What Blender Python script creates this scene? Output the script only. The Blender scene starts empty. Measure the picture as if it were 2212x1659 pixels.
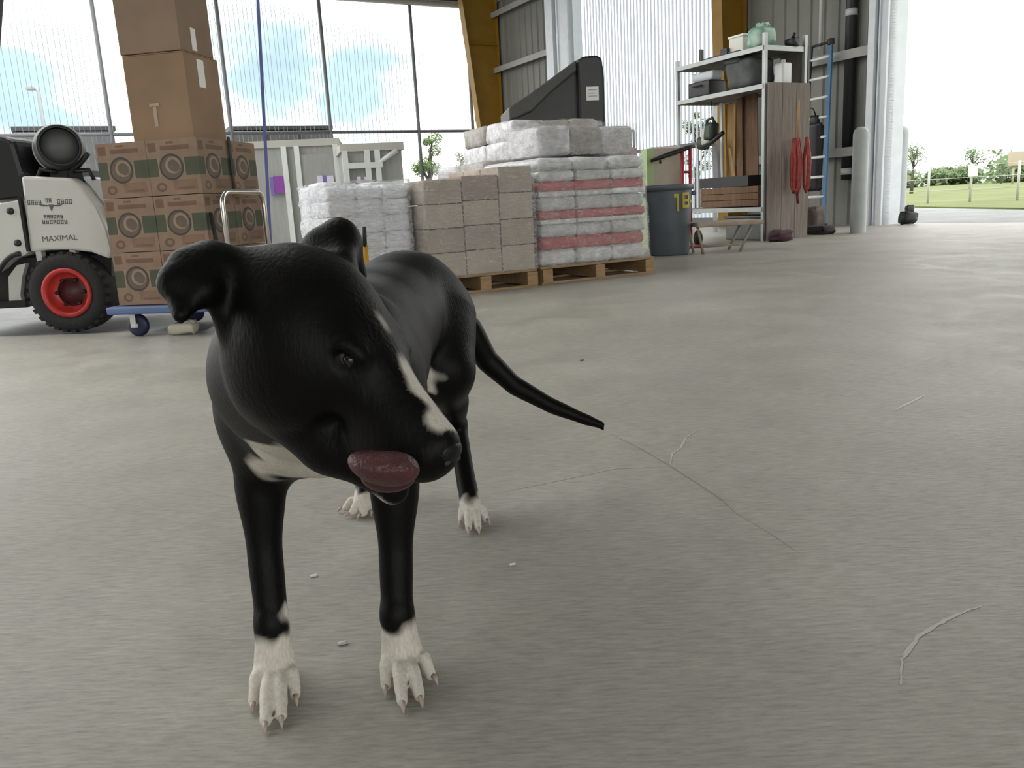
import bpy, bmesh, math, random
import numpy as np
from mathutils import Vector, Matrix

# ------------------------------------------------------------------ camera, sky, exposure
SC = bpy.context.scene
COL = SC.collection
IW, IH, FPX = 2212, 1659, 1790.0
PITCH, ROLL, CAMZ = math.radians(12.3), math.radians(-3.2), 0.65
RC = (Matrix.Rotation(math.pi / 2 - PITCH, 3, 'X') @ Matrix.Rotation(ROLL, 3, 'Z'))
CAM = Vector((0, 0, CAMZ))
cd = bpy.data.cameras.new('camera')
cam = bpy.data.objects.new('camera', cd)
COL.objects.link(cam)
cam.matrix_world = Matrix.Translation(CAM) @ RC.to_4x4()
cd.sensor_fit = 'HORIZONTAL'
cd.sensor_width = 36.0
cd.lens = FPX / IW * 36.0
cd.clip_start, cd.clip_end = 0.02, 900
SC.camera = cam
SC.view_settings.view_transform = 'Standard'
SC.view_settings.look = 'None'
SC.view_settings.gamma = 1.0
SC.view_settings.use_curve_mapping = False
SC.view_settings.exposure = 0.0

def ray(px, py):
    return RC @ Vector(((px - IW / 2) / FPX, -(py - IH / 2) / FPX, -1.0))
def at(px, py, Y):
    d = ray(px, py); return CAM + d * (Y / d.y)
def gnd(px, py, z=0.0):
    d = ray(px, py); return CAM + d * ((z - CAMZ) / d.z)

SKY_WHITE = 3.1
w = bpy.data.worlds.new('overcast_sky'); SC.world = w
w.use_nodes = True
nt = w.node_tree; nt.nodes.clear()
N = nt.nodes.new; L = nt.links.new
out = N('ShaderNodeOutputWorld'); bg = N('ShaderNodeBackground'); L(bg.outputs[0], out.inputs[0])
tc = N('ShaderNodeTexCoord')
def sky_gap(direction, c0, c1):
    """a gap in the cloud cover around one direction"""
    d = N('ShaderNodeVectorMath'); d.operation = 'DOT_PRODUCT'
    L(warp.outputs[0], d.inputs[0]); d.inputs[1].default_value = direction
    m = N('ShaderNodeMapRange'); m.interpolation_type = 'SMOOTHSTEP'
    L(d.outputs['Value'], m.inputs[0]); m.inputs[1].default_value = c0; m.inputs[2].default_value = c1
    return m.outputs[0]
nz = N('ShaderNodeTexNoise'); nz.inputs['Scale'].default_value = 5.0; nz.inputs['Detail'].default_value = 4
mp = N('ShaderNodeMapping'); mp.inputs['Scale'].default_value = (1, 1, 3.0)
L(tc.outputs['Generated'], mp.inputs[0]); L(mp.outputs[0], nz.inputs['Vector'])
off = N('ShaderNodeVectorMath'); off.operation = 'MULTIPLY_ADD'
L(nz.outputs['Color'], off.inputs[0]); off.inputs[1].default_value = (.16, .16, .16)
sub = N('ShaderNodeVectorMath'); sub.operation = 'ADD'; sub.inputs[1].default_value = (-.08, -.08, -.08)
L(tc.outputs['Generated'], sub.inputs[0]); L(sub.outputs[0], off.inputs[2])
warp = N('ShaderNodeVectorMath'); warp.operation = 'NORMALIZE'; L(off.outputs[0], warp.inputs[0])
g1 = sky_gap(ray(560, 150).normalized(), .9945, .9997)
g2 = sky_gap(ray(40, 235).normalized(), .995, .9997)
g3 = sky_gap(ray(760, 190).normalized(), .9962, .9998)
def mx(a, b):
    m = N('ShaderNodeMath'); m.operation = 'MAXIMUM'; L(a, m.inputs[0]); L(b, m.inputs[1]); return m.outputs[0]
gap = mx(mx(g1, g2), g3)
cloudv = N('ShaderNodeMapRange'); L(nz.outputs['Fac'], cloudv.inputs[0])
cloudv.inputs[1].default_value = .3; cloudv.inputs[2].default_value = .75
cloudv.inputs[3].default_value = .85; cloudv.inputs[4].default_value = 1.12
mixc = N('ShaderNodeMixRGB'); L(gap, mixc.inputs[0])
mixc.inputs[1].default_value = (SKY_WHITE, SKY_WHITE, SKY_WHITE * .975, 1)
mixc.inputs[2].default_value = (.74, 1.02, 1.12, 1)
mulc = N('ShaderNodeVectorMath'); mulc.operation = 'SCALE'
L(mixc.outputs[0], mulc.inputs[0]); L(cloudv.outputs[0], mulc.inputs['Scale'])
L(mulc.outputs[0], bg.inputs[0]); bg.inputs[1].default_value = 1.0

# ------------------------------------------------------------------ helpers
random.seed(4)
TH = math.radians(28)                       # the hall stands 28 degrees off the camera's axis
U = Vector((math.cos(TH), math.sin(TH), 0)); WD = Vector((-math.sin(TH), math.cos(TH), 0))
def B(u, w, z=0.0): return U * u + WD * w + Vector((0, 0, z))
def on_u(px, py, u):
    d = ray(px, py); return CAM + d * ((u - CAM.dot(U)) / d.dot(U))
def on_w(px, py, w_):
    d = ray(px, py); return CAM + d * ((w_ - CAM.dot(WD)) / d.dot(WD))

MATS = {}
def mat(name, col, rough=.6, metal=0.0, var=0.0, scale=6.0, bump=0.0, bscale=60.0, col2=None, stretch=(1, 1, 1), spec=.5, coat=0.0):
    if name in MATS: return MATS[name]
    m = bpy.data.materials.new(name); m.use_nodes = True
    t = m.node_tree; b = t.nodes['Principled BSDF']
    b.inputs['Roughness'].default_value = rough
    b.inputs['Metallic'].default_value = metal
    b.inputs['Specular IOR Level'].default_value = spec
    b.inputs['Coat Weight'].default_value = coat
    c = (*col, 1)
    b.inputs['Base Color'].default_value = c
    if var or bump or col2:
        co = t.nodes.new('ShaderNodeTexCoord'); mpn = t.nodes.new('ShaderNodeMapping')
        mpn.inputs['Scale'].default_value = stretch
        t.links.new(co.outputs['Object'], mpn.inputs[0])
    if var or col2:
        n = t.nodes.new('ShaderNodeTexNoise'); n.inputs['Scale'].default_value = scale; n.inputs['Detail'].default_value = 5
        t.links.new(mpn.outputs[0], n.inputs['Vector'])
        r = t.nodes.new('ShaderNodeValToRGB')
        r.color_ramp.elements[0].position = .33; r.color_ramp.elements[1].position = .67
        if col2: a_, b_ = col, col2
        else: a_, b_ = [x * (1 - var) for x in col], [min(1, x * (1 + var)) for x in col]
        r.color_ramp.elements[0].color = (*a_, 1); r.color_ramp.elements[1].color = (*b_, 1)
        t.links.new(n.outputs['Fac'], r.inputs[0]); t.links.new(r.outputs[0], b.inputs['Base Color'])
    if bump:
        n2 = t.nodes.new('ShaderNodeTexNoise'); n2.inputs['Scale'].default_value = bscale; n2.inputs['Detail'].default_value = 4
        t.links.new(mpn.outputs[0], n2.inputs['Vector'])
        bp = t.nodes.new('ShaderNodeBump'); bp.inputs['Strength'].default_value = bump; bp.inputs['Distance'].default_value = .02
        t.links.new(n2.outputs['Fac'], bp.inputs['Height']); t.links.new(bp.outputs[0], b.inputs['Normal'])
    MATS[name] = m
    return m

class MB:
    """collects shapes into one mesh"""
    def __init__(s): s.v = []; s.f = []; s.smooth = []
    def add(s, vs, fs, smooth=False):
        o = len(s.v); s.v += [Vector(q) for q in vs]
        for f in fs: s.f.append([i + o for i in f]); s.smooth.append(smooth)
        return s
    def box(s, c, size, rz=0.0, M=None):
        sx, sy, sz = [q / 2 for q in size]; c = Vector(c)
        R = Matrix.Rotation(rz, 3, 'Z') if M is None else M
        vs = [c + R @ Vector((x * sx, y * sy, z * sz)) for z in (-1, 1) for x, y in ((-1, -1), (1, -1), (1, 1), (-1, 1))]
        return s.add(vs, [(3, 2, 1, 0), (4, 5, 6, 7), (0, 1, 5, 4), (1, 2, 6, 5), (2, 3, 7, 6), (3, 0, 4, 7)])
    def rbox(s, c, size, r=.02, seg=3, rz=0.0, pillow=0.0, jitter=0.0, n=1):
        """box with rounded edges; pillow bulges it, jitter makes it lumpy"""
        bm = bmesh.new(); bmesh.ops.create_cube(bm, size=1)
        for v in bm.verts: v.co = Vector((v.co.x * size[0], v.co.y * size[1], v.co.z * size[2]))
        bmesh.ops.bevel(bm, geom=bm.edges[:], offset=min(r, min(size) * .49), segments=seg, profile=.6, affect='EDGES')
        if n > 1: bmesh.ops.subdivide_edges(bm, edges=bm.edges[:], cuts=n - 1, use_grid_fill=True)
        R = Matrix.Rotation(rz, 3, 'Z'); c = Vector(c)
        vs = []
        for v in bm.verts:
            q = v.co.copy()
            if pillow:
                a, b_, d = [2 * q[i] / size[i] for i in range(3)]
                q.z *= 1 - pillow * (max(abs(a), abs(b_)) ** 4)
            if jitter: q += Vector([random.uniform(-jitter, jitter) for _ in range(3)])
            vs.append(c + R @ q)
        bm.verts.index_update()
        s.add(vs, [[v.index for v in f.verts] for f in bm.faces], True); bm.free(); return s
    def tube(s, pts, r, seg=10, cap=True, smooth=True):
        pts = [Vector(p) for p in pts]; n = len(pts)
        rs = r if isinstance(r, (list, tuple)) else [r] * n
        vs = []; up = None
        for i, p in enumerate(pts):
            t = (pts[min(i + 1, n - 1)] - pts[max(i - 1, 0)]).normalized()
            if up is None: up = Vector((0, 0, 1)) if abs(t.z) < .9 else Vector((1, 0, 0))
            a = (up - t * up.dot(t)).normalized(); b_ = t.cross(a); up = a
            for k in range(seg):
                an = 2 * math.pi * k / seg
                vs.append(p + (a * math.cos(an) + b_ * math.sin(an)) * rs[i])
        fs = [(i * seg + k, i * seg + (k + 1) % seg, (i + 1) * seg + (k + 1) % seg, (i + 1) * seg + k) for i in range(n - 1) for k in range(seg)]
        s.add(vs, fs, smooth)
        if cap:
            o = len(s.v) - len(vs)
            s.f.append([o + k for k in range(seg)][::-1]); s.smooth.append(False)
            s.f.append([o + (n - 1) * seg + k for k in range(seg)]); s.smooth.append(False)
        return s
    def lathe(s, prof, seg=28, c=(0, 0, 0), axis='Z', smooth=True):
        c = Vector(c); vs = []
        for (r, h) in prof:
            for k in range(seg):
                a = 2 * math.pi * k / seg
                q = Vector((r * math.cos(a), r * math.sin(a), h))
                if axis == 'Y': q = Vector((q.x, q.z, -q.y))
                if axis == 'X': q = Vector((q.z, q.x, q.y))
                vs.append(c + q)
        n = len(prof)
        return s.add(vs, [(i * seg + k, i * seg + (k + 1) % seg, (i + 1) * seg + (k + 1) % seg, (i + 1) * seg + k) for i in range(n - 1) for k in range(seg)], smooth)
    def prism(s, poly, y0, y1, frame=None):
        """polygon in x,z pulled along y"""
        n = len(poly)
        vs = [Vector((x, y, z)) for y in (y0, y1) for x, z in poly]
        if frame is not None: vs = [frame @ v for v in vs]
        return s.add(vs, [list(range(n)), list(range(2 * n - 1, n - 1, -1))] + [(i, n + i, n + (i + 1) % n, (i + 1) % n) for i in range(n)])
    def build(s, name, m, parent=None, loc=(0, 0, 0), rz=0.0, bevel=0.0, seg=2):
        me = bpy.data.meshes.new(name)
        me.from_pydata(s.v, [], s.f); me.validate(); 
        bm = bmesh.new(); bm.from_mesh(me); bmesh.ops.recalc_face_normals(bm, faces=bm.faces); 
        if bevel:
            bmesh.ops.remove_doubles(bm, verts=bm.verts, dist=1e-5)
            bmesh.ops.bevel(bm, geom=[e for e in bm.edges if len(e.link_faces) == 2 and e.calc_face_angle() > .5], offset=bevel, segments=seg, profile=.5, affect='EDGES')
        bm.to_mesh(me); bm.free()
        if not bevel: me.polygons.foreach_set('use_smooth', s.smooth[:len(me.polygons)] if len(me.polygons) == len(s.smooth) else [False] * len(me.polygons))
        me.materials.append(m)
        o = bpy.data.objects.new(name, me); COL.objects.link(o)
        o.location = loc; o.rotation_euler = (0, 0, rz)
        if parent: o.parent = parent
        return o

def share(o, parent=None, loc=None, rz=None):
    c = o.copy(); COL.objects.link(c)
    if parent: c.parent = parent
    if loc is not None: c.location = loc
    if rz is not None: c.rotation_euler = (0, 0, rz)
    return c
def tag(o, label, cat, group=None, kind=None):
    o['label'] = label; o['category'] = cat
    if group: o['group'] = group
    if kind: o['kind'] = kind
    return o
def struct(o, label=None):
    o['kind'] = 'structure'
    if label: o['label'] = label
    return o
def thing(name, label, cat, loc=(0, 0, 0), rz=0.0, group=None):
    o = bpy.data.objects.new(name, None); COL.objects.link(o)
    o.empty_display_size = .1
    o.location = loc; o.rotation_euler = (0, 0, rz)
    return tag(o, label, cat, group)
def flat_text(body, size, m, name, parent, M):
    """lettering as thin printed mesh; M places it (x right, y up, z out)"""
    c = bpy.data.curves.new(name, 'FONT'); c.body = body; c.size = size; c.extrude = .0006
    c.align_x = 'CENTER'; c.align_y = 'CENTER'; c.resolution_u = 2
    t = bpy.data.objects.new(name + '_curve', c); COL.objects.link(t)
    me = bpy.data.meshes.new_from_object(t.evaluated_get(bpy.context.evaluated_depsgraph_get()))
    bpy.data.objects.remove(t); bpy.data.curves.remove(c)
    me.name = name; me.materials.clear(); me.materials.append(m)
    o = bpy.data.objects.new(name, me); COL.objects.link(o)
    o.parent = parent; o.matrix_local = M
    return o
def frame3(o, x, y, z):
    M = Matrix.Identity(4)
    for i, a in enumerate((x, y, z)):
        a = Vector(a)
        for r in range(3): M[r][i] = a[r]
    for r in range(3): M[r][3] = o[r]
    return M
# ------------------------------------------------------------------ the hall
UR, WB, HZ = 11.5, 22.3, 7.2                 # right wall, back fence, eaves

def concrete(name, c1, c2, rough, streak=True, patch=None):
    m = bpy.data.materials.new(name); m.use_nodes = True
    t = m.node_tree; b = t.nodes['Principled BSDF']; n = t.nodes.new; l = t.links.new
    b.inputs['Specular IOR Level'].default_value = .13
    co = n('ShaderNodeTexCoord')
    big = n('ShaderNodeTexNoise'); big.inputs['Scale'].default_value = .9; big.inputs['Detail'].default_value = 6; big.inputs['Roughness'].default_value = .6
    l(co.outputs['Object'], big.inputs['Vector'])
    r = n('ShaderNodeValToRGB'); r.color_ramp.elements[0].position = .32; r.color_ramp.elements[1].position = .68
    r.color_ramp.elements[0].color = (*c1, 1); r.color_ramp.elements[1].color = (*c2, 1)
    l(big.outputs['Fac'], r.inputs[0])
    fine = n('ShaderNodeTexNoise'); fine.inputs['Scale'].default_value = 22; fine.inputs['Detail'].default_value = 8; fine.inputs['Roughness'].default_value = .7
    mp_ = n('ShaderNodeMapping'); mp_.inputs['Rotation'].default_value = (0, 0, math.radians(52)); mp_.inputs['Scale'].default_value = (1.0, 7.0, 1)
    l(co.outputs['Object'], mp_.inputs[0]); l(mp_.outputs[0], fine.inputs['Vector'])
    fr = n('ShaderNodeMapRange'); l(fine.outputs['Fac'], fr.inputs[0])
    fr.inputs[1].default_value = .25; fr.inputs[2].default_value = .75; fr.inputs[3].default_value = .68; fr.inputs[4].default_value = 1.32
    mul = n('ShaderNodeVectorMath'); mul.operation = 'SCALE'
    l(r.outputs[0], mul.inputs[0]); l(fr.outputs[0], mul.inputs['Scale'])
    # rubbed pale and dark patches
    pt = n('ShaderNodeTexNoise'); pt.inputs['Scale'].default_value = 2.6; pt.inputs['Detail'].default_value = 9; pt.inputs['Roughness'].default_value = .72; pt.inputs['Distortion'].default_value = .6
    l(co.outputs['Object'], pt.inputs['Vector'])
    pr = n('ShaderNodeMapRange'); l(pt.outputs['Fac'], pr.inputs[0])
    pr.inputs[1].default_value = .3; pr.inputs[2].default_value = .7; pr.inputs[3].default_value = .86; pr.inputs[4].default_value = 1.14
    mul2 = n('ShaderNodeVectorMath'); mul2.operation = 'SCALE'
    l(mul.outputs[0], mul2.inputs[0]); l(pr.outputs[0], mul2.inputs['Scale'])
    l(mul2.outputs[0], b.inputs['Base Color'])
    rr = n('ShaderNodeMapRange'); l(pt.outputs['Fac'], rr.inputs[0])
    rr.inputs[1].default_value = .3; rr.inputs[2].default_value = .7; rr.inputs[3].default_value = rough - .1; rr.inputs[4].default_value = rough + .12
    l(rr.outputs[0], b.inputs['Roughness'])
    bp = n('ShaderNodeBump'); bp.inputs['Strength'].default_value = .5; bp.inputs['Distance'].default_value = .005
    l(fine.outputs['Fac'], bp.inputs['Height']); l(bp.outputs[0], b.inputs['Normal'])
    return m
M_FLOOR = concrete('worn_concrete', (.335, .318, .276), (.425, .408, .368), .46)
M_YARD = concrete('pale_concrete', (.27, .275, .275), (.34, .345, .345), .8)

def slab(name, pts, z0, z1, m):
    n = len(pts)
    mb = MB().add([(p.x, p.y, z) for z in (z0, z1) for p in pts],
                  [list(range(n))[::-1], list(range(n, 2 * n))] + [(i, (i + 1) % n, n + (i + 1) % n, n + i) for i in range(n)])
    return mb.build(name, m)
e0, e1 = gnd(-260, 735), gnd(447, 713)
floor = struct(slab('floor', [B(-16, -14), B(UR + .35, -14), B(UR + .35, WB + .3), B(2.3, WB + .3), B(1.6, 7.6), e1, e0, B(-16, 6.5)], -.2, 0, M_FLOOR),
               'worn grey broom-finished concrete floor of the hall')
yard = struct(slab('ground_yard', [Vector((-140, -60)), Vector((140, -60)), Vector((140, 220)), Vector((-140, 220))], -.3, -.012, M_YARD),
              'pale concrete yard outside the hall')

# cracks and rubbed marks lying in the floor
M_CRACK = mat('crack_dirt', (.25, .236, .20), .8)
M_SCUFF = mat('pale_scuff', (.48, .47, .43), .5)
def strip(name, pix, wd, m, z=.0006):
    pts = [gnd(*p) for p in pix]; fine = []
    for i in range(len(pts) - 1):
        for k in range(8):
            fine.append(pts[i].lerp(pts[i + 1], k / 8))
    fine.append(pts[-1])
    vs = []; n = len(fine)
    for i, p in enumerate(fine):
        t = (fine[min(i + 1, n - 1)] - fine[max(i - 1, 0)]).normalized(); s = Vector((-t.y, t.x, 0))
        k = wd * (.35 + .65 * math.sin(math.pi * min(1, max(.02, i / (n - 1))))) * random.uniform(.5, 1.2)
        j = s * random.uniform(-wd, wd) * .4
        vs += [(p + s * k + j).to_tuple()[:2] + (z,), (p - s * k + j).to_tuple()[:2] + (z,)]
    return MB().add(vs, [(2 * i, 2 * i + 1, 2 * i + 3, 2 * i + 2) for i in range(n - 1)]).build(name, m, floor)
strip('crack', [(1315, 935), (1385, 970), (1440, 1002), (1500, 1040), (1560, 1080), (1590, 1110)], .0019, M_CRACK)
strip('crack', [(1590, 1110), (1660, 1150), (1740, 1205)], .0009, M_CRACK)
strip('scuff_mark', [(1946, 1480), (1948, 1425), (1985, 1375), (2050, 1335), (2120, 1308)], .0035, M_SCUFF)
strip('scuff_mark', [(1448, 1003), (1452, 980), (1470, 968), (1482, 945), (1505, 930)], .003, M_SCUFF)
strip('scuff_mark', [(1935, 886), (1960, 872), (2005, 850)], .005, M_SCUFF)
strip('scuff_mark', [(1100, 1060), (1200, 1040), (1330, 1012), (1430, 1008)], .0025, M_SCUFF)

# roof
M_CEIL = mat('ceiling_metal', (.42, .42, .40), .6, var=.08)
cpts = [B(-16, -12), B(UR + .5, -12), B(UR + .5, WB + .4), B(2.0, WB + .4), B(2.0, 5.0), B(-16, 5.0)]
ceiling = struct(slab('ceiling', cpts, HZ, HZ + .15, M_CEIL), 'sheet metal roof underside')

# right wall : ribbed liner panels and girts between the openings
M_WALL = mat('liner_sheet', (.185, .185, .165), .55, var=.06, scale=2, bump=.08, bscale=4)
M_GIRT = mat('girt_steel', (.30, .295, .275), .5, var=.05)
wr = [B(UR + .12, w_, 0) for w_ in (0, 1)]
FR = Matrix.Rotation(TH + math.pi / 2, 4, 'Z')      # local x runs along the wall away from the camera
def ubox(mb, u0, u1, w0, w1, z0, z1):
    return mb.box(B((u0 + u1) / 2, (w0 + w1) / 2, (z0 + z1) / 2), (u1 - u0, w1 - w0, z1 - z0), TH)
lint = MB()
ubox(lint, UR + .05, UR + .2, -14, WB, 6.0, HZ)
ubox(lint, UR + .05, UR + .2, -14, 3.4, 0, 6.0)
wall_right = struct(lint.build('wall_right', M_WALL), 'grey ribbed metal wall with open doorways')
def wall_bay(w0, w1):
    n = max(1, round((w1 - w0) / .9)); st = (w1 - w0) / n
    for i in range(n):
        a, b_ = w0 + i * st, w0 + (i + 1) * st
        pts = []                                    # ribbed profile
        k = 3; s2 = (b_ - a) / k
        mb = MB(); prof = []
        for j in range(k):
            q = a + j * s2
            prof += [(q, 0), (q + s2 * .72, 0), (q + s2 * .8, -.03), (q + s2 * .92, -.03)]
        prof.append((b_ - .006, 0))
        vs = [B(UR + .08 + d, w_, z) for z in (0, 6.0) for w_, d in prof] + [B(UR + .12, w_, z) for z in (0, 6.0) for w_, d in prof]
        m_ = len(prof)
        fs = [(j, j + 1, m_ + j + 1, m_ + j) for j in range(m_ - 1)] + [(2 * m_ + j + 1, 2 * m_ + j, 3 * m_ + j, 3 * m_ + j + 1) for j in range(m_ - 1)]
        fs += [(0, m_, 3 * m_, 2 * m_), (m_ - 1, 3 * m_ - 1, 4 * m_ - 1, 2 * m_ - 1)]
        mb.add(vs, fs).build('wall_panel', M_WALL, wall_right)
    for z in (1.2, 2.68, 4.28, 5.7):
        g = MB(); ubox(g, UR - .14, UR + .05, w0, w1, z - .02, z + .02); ubox(g, UR - .15, UR - .12, w0, w1, z - .11, z + .03)
        g.build('girt', M_GIRT, wall_right)
wA0 = on_u(1200, 200, UR).dot(WD); wB0 = on_u(1888, 300, UR).dot(WD); wB1 = on_u(1600, 200, UR).dot(WD)
wall_bay(wA0, WB - .2)
wall_bay(wB0, wB1 + .5)

wl = MB(); ubox(wl, -16.2, -16.0, -12, 5, 0, HZ)  # unseen wall, added so daylight comes mostly from the back and right
struct(wl.build('wall_left_added', M_WALL), 'unseen grey wall on the far left, added to hold back daylight')
wf = MB(); ubox(wf, -16, -12, -12.2, -12, 0, HZ); ubox(wf, 9, UR, -12.2, -12, 0, HZ); ubox(wf, -12, 9, -12.2, -12, 6.4, HZ)  # unseen, added behind the camera; the opening width sets the frontal light
struct(wf.build('wall_front_added', M_WALL), 'unseen grey wall added behind the viewer, its wide opening sized for the light')

# door jambs (pale channels)
M_JAMB = mat('jamb_white', (.68, .72, .76), .45, var=.04)
M_DARK = mat('dark_gap', (.03, .03, .032), .8)
wJ = on_u(1927, 300, UR).dot(WD)
def jamb(name, w_in, w_out):
    j = MB(); s = 1 if w_out > w_in else -1
    wd = abs(w_out - w_in)
    def seg(a, b_, u0, u1):
        lo, hi = sorted((w_in + s * a * wd, w_in + s * b_ * wd)); ubox(j, u0, u1, lo, hi, 0, 6.0)
    seg(0, .36, UR - .22, UR + .2); seg(.36, .44, UR - .05, UR + .2); seg(.44, 1, UR - .16, UR + .25)
    seg(.5, .56, UR - .19, UR - .1); seg(.9, 1, UR - .2, UR)
    return struct(j.build(name, M_JAMB))
jamb('trim_1', wB0, wJ)
wA1 = on_u(1243, 200, UR).dot(WD)
jamb('trim_2', wA0, wA1)

# tapered yellow frames
M_YEL = mat('yellow_steel', (.27, .145, .010), .55, var=.12, scale=3)
def column(name, w_, d0, d1, label, zt=HZ):
    t = struct(thing(name, label, 'column', B(UR, w_, 0), TH), label)
    # local x toward the right wall (+), y along the wall
    M_ = M_YEL
    MB().add([(-d0, -.006, 0), (-.02, -.006, 0), (-.02, -.006, zt), (-d1, -.006, zt), (-d0, .006, 0), (-.02, .006, 0), (-.02, .006, zt), (-d1, .006, zt)],
             [(0, 1, 2, 3), (7, 6, 5, 4), (0, 3, 7, 4), (1, 5, 6, 2)]).build('web', M_, t)
    fl = MB(); a, b_ = -d0, -d1
    fl.add([(a - .015, -.13, 0), (a, -.13, 0), (b_, -.13, zt), (b_ - .015, -.13, zt), (a - .015, .13, 0), (a, .13, 0), (b_, .13, zt), (b_ - .015, .13, zt)],
           [(0, 1, 2, 3), (7, 6, 5, 4), (0, 3, 7, 4), (1, 5, 6, 2), (0, 4, 5, 1), (3, 2, 6, 7)]).build('inner_flange', M_, t)
    MB().box((-.01, 0, zt / 2), (.02, .26, zt)).build('outer_flange', M_, t)
    MB().box((-d0 / 2, 0, .01), (d0 + .1, .34, .02)).build('base_plate', M_, t)
    for zz in (2.6, 4.9):
        dd = d0 + (d1 - d0) * zz / zt
        MB().box((-dd / 2, 0, zz), (dd - .03, .22, .012)).build('stiffener', M_, t)
    return t
column('steel_column', WB - .9, .42, 1.15, 'tapered yellow steel column in the far corner beside the fence')
column('steel_column', on_u(1602, 50, UR).dot(WD), .42, .72, 'yellow steel column behind the metal shelving')

# back fence : tall posts, rail, head beam and fine upright wires
M_POST = mat('post_steel', (.17, .175, .19), .5, var=.1)
M_WIRE = mat('wire_grey', (.34, .36, .38), .5)
M_BROWN = mat('beam_brown', (.055, .04, .035), .7)
M_PIPE = mat('pipe_white', (.6, .6, .58), .4)
fence = thing('mesh_fence', 'tall see-through wire fence with dark posts along the back of the yard', 'fence', B(UR, WB, 0), TH)
us = [on_w(px, 285, WB).dot(U) for px in (1022, 905, 715, 500, 240)]
us += [us[-1] - 2.55 * k for k in range(1, 5)]
for u_ in us:
    MB().tube([(u_ - UR, 0, 0), (u_ - UR, 0, 6.1)], .05, 8).build('post', M_POST, fence)
MB().tube([(us[-1] - UR, 0, 2.74), (-.35, 0, 2.74)], .042, 8).build('rail', M_POST, fence)
MB().tube([(us[-1] - UR, -.03, 6.08), (-.35, -.03, 6.08)], .07, 8).build('top_pipe', M_PIPE, fence)
MB().box(((us[-1] - UR) / 2 - .2, .1, 6.55), (abs(us[-1] - UR), .16, .7)).build('head_beam', M_BROWN, fence)
def wires(name, n, st, x0, z0, z1, r, parent):
    mb = MB()
    for i in range(n):
        x = x0 + i * st + random.uniform(-.15, .15) * st
        mb.tube([(x, 0, z0), (x, 0, z1)], r, 3, cap=False)
    o = mb.build(name, M_WIRE, parent); o['kind'] = 'stuff'; return o
wires('upright_wire_mesh', 210, .115, -24.4, .05, 6.05, .006, fence)

# gate of pale uprights in the right-hand doorway
M_BAR = bpy.data.materials.new('frosted_plastic'); M_BAR.use_nodes = True     # thin frosted slats that let daylight through
_t = M_BAR.node_tree; _o = _t.nodes['Material Output']; _b = _t.nodes['Principled BSDF']; _b.inputs['Base Color'].default_value = (.55, .58, .62, 1); _b.inputs['Roughness'].default_value = .4
_tr = _t.nodes.new('ShaderNodeBsdfTranslucent'); _tr.inputs[0].default_value = (.64, .67, .71, 1); _mx = _t.nodes.new('ShaderNodeMixShader'); _mx.inputs[0].default_value = .74
_t.links.new(_b.outputs[0], _mx.inputs[1]); _t.links.new(_tr.outputs[0], _mx.inputs[2]); _t.links.new(_mx.outputs[0], _o.inputs[0])
gate = thing('bar_gate', 'pale gate of frosted upright slats in the doorway beside the yellow column', 'gate', B(UR + .3, wA1, 0), TH + math.pi / 2)
wg = on_u(1556, 200, UR).dot(WD) - wA1
nb = 42
for i in range(nb):
    x = wg * (i + .5) / nb
    MB().box((x, 0, 3.0), (.055, .008, 5.9)).build('bar', M_BAR, gate)
for zz, hh in ((1.62, .07), (5.95, .1), (.1, .08)):
    MB().box((wg / 2, .03, zz), (abs(wg), .04, hh)).build('rail', M_POST if zz < 2 else M_BAR, gate)
fr_ = MB()
qa, qb = on_u(1340, 268, UR - .3), on_u(1368, 310, UR - .3)
MB().tube([(wg * .40, .1, 2.08), (wg * .285, .1, 2.08)], .03, 6).tube([(wg * .40, .1, 1.62), (wg * .40, .1, 2.08)], .03, 6).build('latch_frame', M_POST, gate)
# ------------------------------------------------------------------ outside: field, trees, fence, sheds
M_GRASS = mat('meadow_grass', (.105, .14, .035), .9, col2=(.175, .20, .06), scale=.5, bump=.6, bscale=3, stretch=(1, 1, 1))
ga, gb = gnd(1930, 447), gnd(2260, 452)
gd = (gb - ga).normalized(); gn = Vector((-gd.y, gd.x, 0))
field = struct(slab('ground_field', [ga - gd * 60, gb + gd * 80, gb + gd * 110 + gn * 150, ga - gd * 120 + gn * 150], -.2, .02, M_GRASS), 'yellow-green meadow beyond the paved yard')
M_LEAF = mat('leaf_green', (.08, .16, .03), .7, col2=(.17, .27, .055), scale=3)
M_LEAF2 = mat('leaf_dull', (.09, .15, .06), .7, col2=(.17, .24, .11), scale=3)
M_BARK = mat('bark', (.10, .085, .07), .9, var=.2, scale=20)
def foliage(centers, n, size, rnd):
    mb = MB()
    for c, r in centers:
        for _ in range(n):
            while True:
                q = Vector([rnd.uniform(-1, 1) for _ in range(3)])
                if q.length < 1: break
            p = Vector(c) + Vector((q.x * r, q.y * r, q.z * r * .8))
            a = Vector([rnd.uniform(-1, 1) for _ in range(3)]).normalized(); b_ = a.orthogonal().normalized(); s = size * rnd.uniform(.6, 1.3)
            mb.add([p - a * s, p + b_ * s * .45, p + a * s, p - b_ * s * .45], [(0, 1, 2, 3)])
    return mb
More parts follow.
